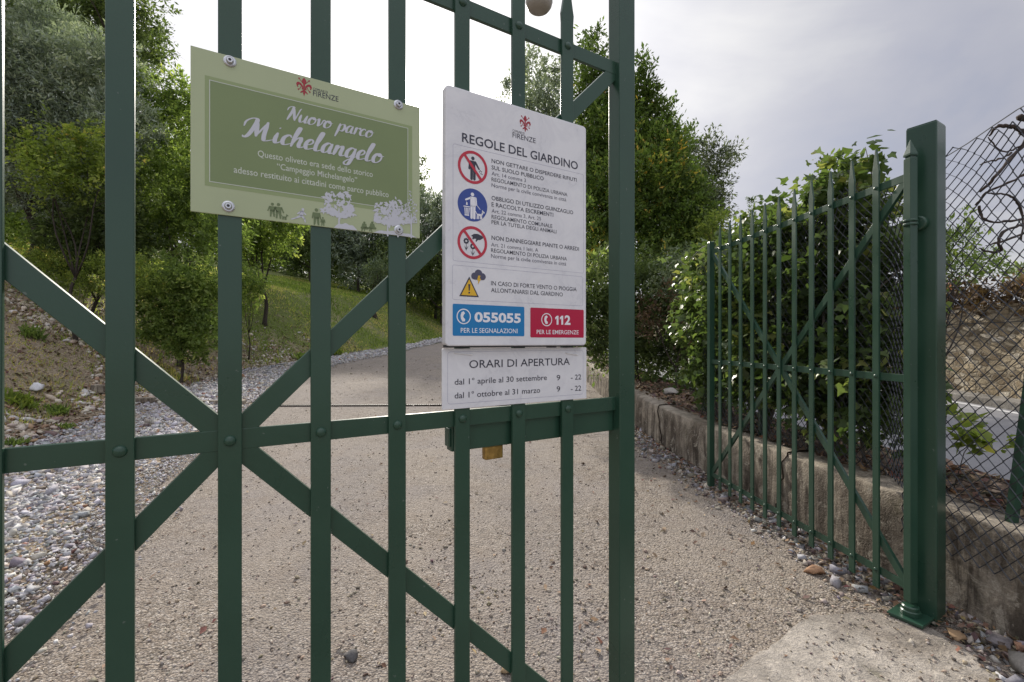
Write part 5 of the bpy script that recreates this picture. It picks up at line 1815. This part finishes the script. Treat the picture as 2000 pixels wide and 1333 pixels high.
j = 0
t = 1.5
while t < 6.2:
    zb = .34 if t < 3.15 else .64
    zt_ = 2.86 + .03 * sin(t * 9)
    n = int((zt_ - zb) / (hp_ / 2))
    P = []
    for i in range(n + 1):
        s = (1 if (i + j) % 2 else -1) * (aa / 2 + .0015)
        P.append(fpt(t + s + rng.normal(0, .0012), 0.34 + (i + round((zb - .34) / (hp_ / 2))) * hp_ / 2))
    mb.tube(P, .0036, 3, False)
    t += aa
    j += 1
mb.build('wire_mesh', WIRE, FN)
mb = MB()
for z in (2.84, 1.75, .70):
    mb.tube([fpt(t, z) for t in np.arange(1.5, 7.6, .12)], .003, 4, False)
mb.build('straining_wire', WIRE, FN)
for y0, ln in ((2.66, -.22), (5.0, 0)):
    x = float(wallx(y0)) + (.16 if y0 < 3 else .26)
    mb = MB()
    mb.add([(x - 2.75 + dx + (ln * -.35 if q else 0) , y0 - 3 + dy + (ln if q else 0), (2.95 if q else .55) - .6) for q in (0, 1) for dx, dy in ((-.02, -.02), (.02, -.02), (.02, -.014), (-.014, -.014), (-.014, .02), (-.02, .02))],
           [(0, 5, 4, 3, 2, 1), (6, 7, 8, 9, 10, 11)] + [(i, (i + 1) % 6, 6 + (i + 1) % 6, 6 + i) for i in range(6)])
    mb.build('fence_post', PAINT, FN)

DV = thing('dead_vine', 'dead dark vine branches tangled in the top of the wire fence', 'vine', at(1960, 480, 2.8))
org = Vector(DV.location)
mb = MB()
for pts, r in [([(2030, 285), (2000, 262), (1985, 251), (1962, 247), (1945, 250), (1932, 268)], [.010, .0095, .0085, .0075, .006, .003]),
               ([(2040, 240), (2010, 236), (1990, 228)], [.013, .012, .011]),
               ([(2040, 215), (2000, 281), (1972, 312), (1940, 350), (1914, 376)], [.010, .008, .007, .006, .004]),
               ([(1975, 300), (1950, 312), (1925, 318), (1914, 323)], [.004, .0035, .003, .002]),
               ([(2040, 320), (2000, 342), (1960, 362), (1926, 378), (1905, 402)], [.006, .005, .0045, .004, .003]),
               ([(1926, 378), (1950, 380), (1975, 384), (1990, 402), (1998, 430), (1994, 470)], [.003, .004, .0045, .005, .004, .003]),
               ([(1912, 402), (1915, 420), (1930, 432), (1960, 434), (2000, 428), (2030, 420)], [.005, .005, .0045, .0045, .005, .006]),
               ([(2030, 432), (1990, 442), (1962, 452), (1950, 470), (1955, 490), (1930, 493), (1912, 486)], [.007, .006, .0055, .0055, .005, .004, .003]),
               ([(2030, 445), (1985, 462), (1945, 476), (1925, 482)], [.005, .005, .004, .002]),
               ([(2030, 270), (1985, 290), (1955, 296), (1930, 268)], [.004, .0035, .003, .002])]:
    P = spline([Vector((px, py)) for px, py in pts], 5)
    Rr = 1.45 * np.interp(np.linspace(0, 1, len(P)), np.linspace(0, 1, len(r)), r)
    mb.tube([at(p.x + rng.normal(0, .7), p.y + rng.normal(0, .7), 2.74 + .05 * sin(p.y * .05)) - org for p in P], [q_ * rng.uniform(.8, 1.25) for q_ in Rr], 7)
mb.build('branches', VINE, DV, smooth=True)

# ------------------------------------------------------------------ houses beyond the stone wall
def house(label, x, y, z, w_, d_, h_, rot, seed):
    g = thing('house', label, 'house', (x, y, z), rot)
    MB().box((-w_ / 2, -d_ / 2, -6), (w_ / 2, d_ / 2, h_)).build('wall', PLASTER, g)
    o = .5
    rf = MB()
    rf.add([(-w_ / 2 - o, -d_ / 2 - o, h_), (w_ / 2 + o, -d_ / 2 - o, h_), (w_ / 2 + o, d_ / 2 + o, h_), (-w_ / 2 - o, d_ / 2 + o, h_), (-w_ / 2 - o, 0, h_ + 1.7), (w_ / 2 + o, 0, h_ + 1.7)],
           [(0, 3, 2, 1), (0, 1, 5, 4), (2, 3, 4, 5), (0, 4, 3), (1, 2, 5)])
    rr_ = rf.build('roof', ROOF, g)
    MB().box((w_ * .2, -.4, h_ + .6), (w_ * .2 + .7, .3, h_ + 2.4)).build('chimney', PLASTER, rr_)
    for k in range(3):
        u = -w_ / 2 + w_ * (k + .5) / 3
        f = MB().box((u - .5, -d_ / 2 - .03, h_ - 2.2), (u + .5, -d_ / 2 + .02, h_ - .7)).build('window', SHUT, g)
        MB().box((u - .6, -d_ / 2 - .08, h_ - 2.32), (u + .6, -d_ / 2 + .02, h_ - 2.203)).build('sill', PAVEM, f)


house('pale house with an orange tiled roof peeping over the stone wall at the right edge', 68.0, 58, 1.0, 3.4, 4, 6.9, radians(-35), 1)
house('low house with an orange roof glimpsed over the dry brush', 84.5, 90, 1.0, 2.6, 3, 10.4, radians(-30), 2)
tree('roadside_tree', 'dark tree top above the stone wall at the far right edge', 'tree', [(2010, 525, 14), (2040, 515, 26), (1990, 535, 8)], 30, DKLEAF, L=.2, wr=.4, cov=1.8, base=2030, r0=.15, seed=95)
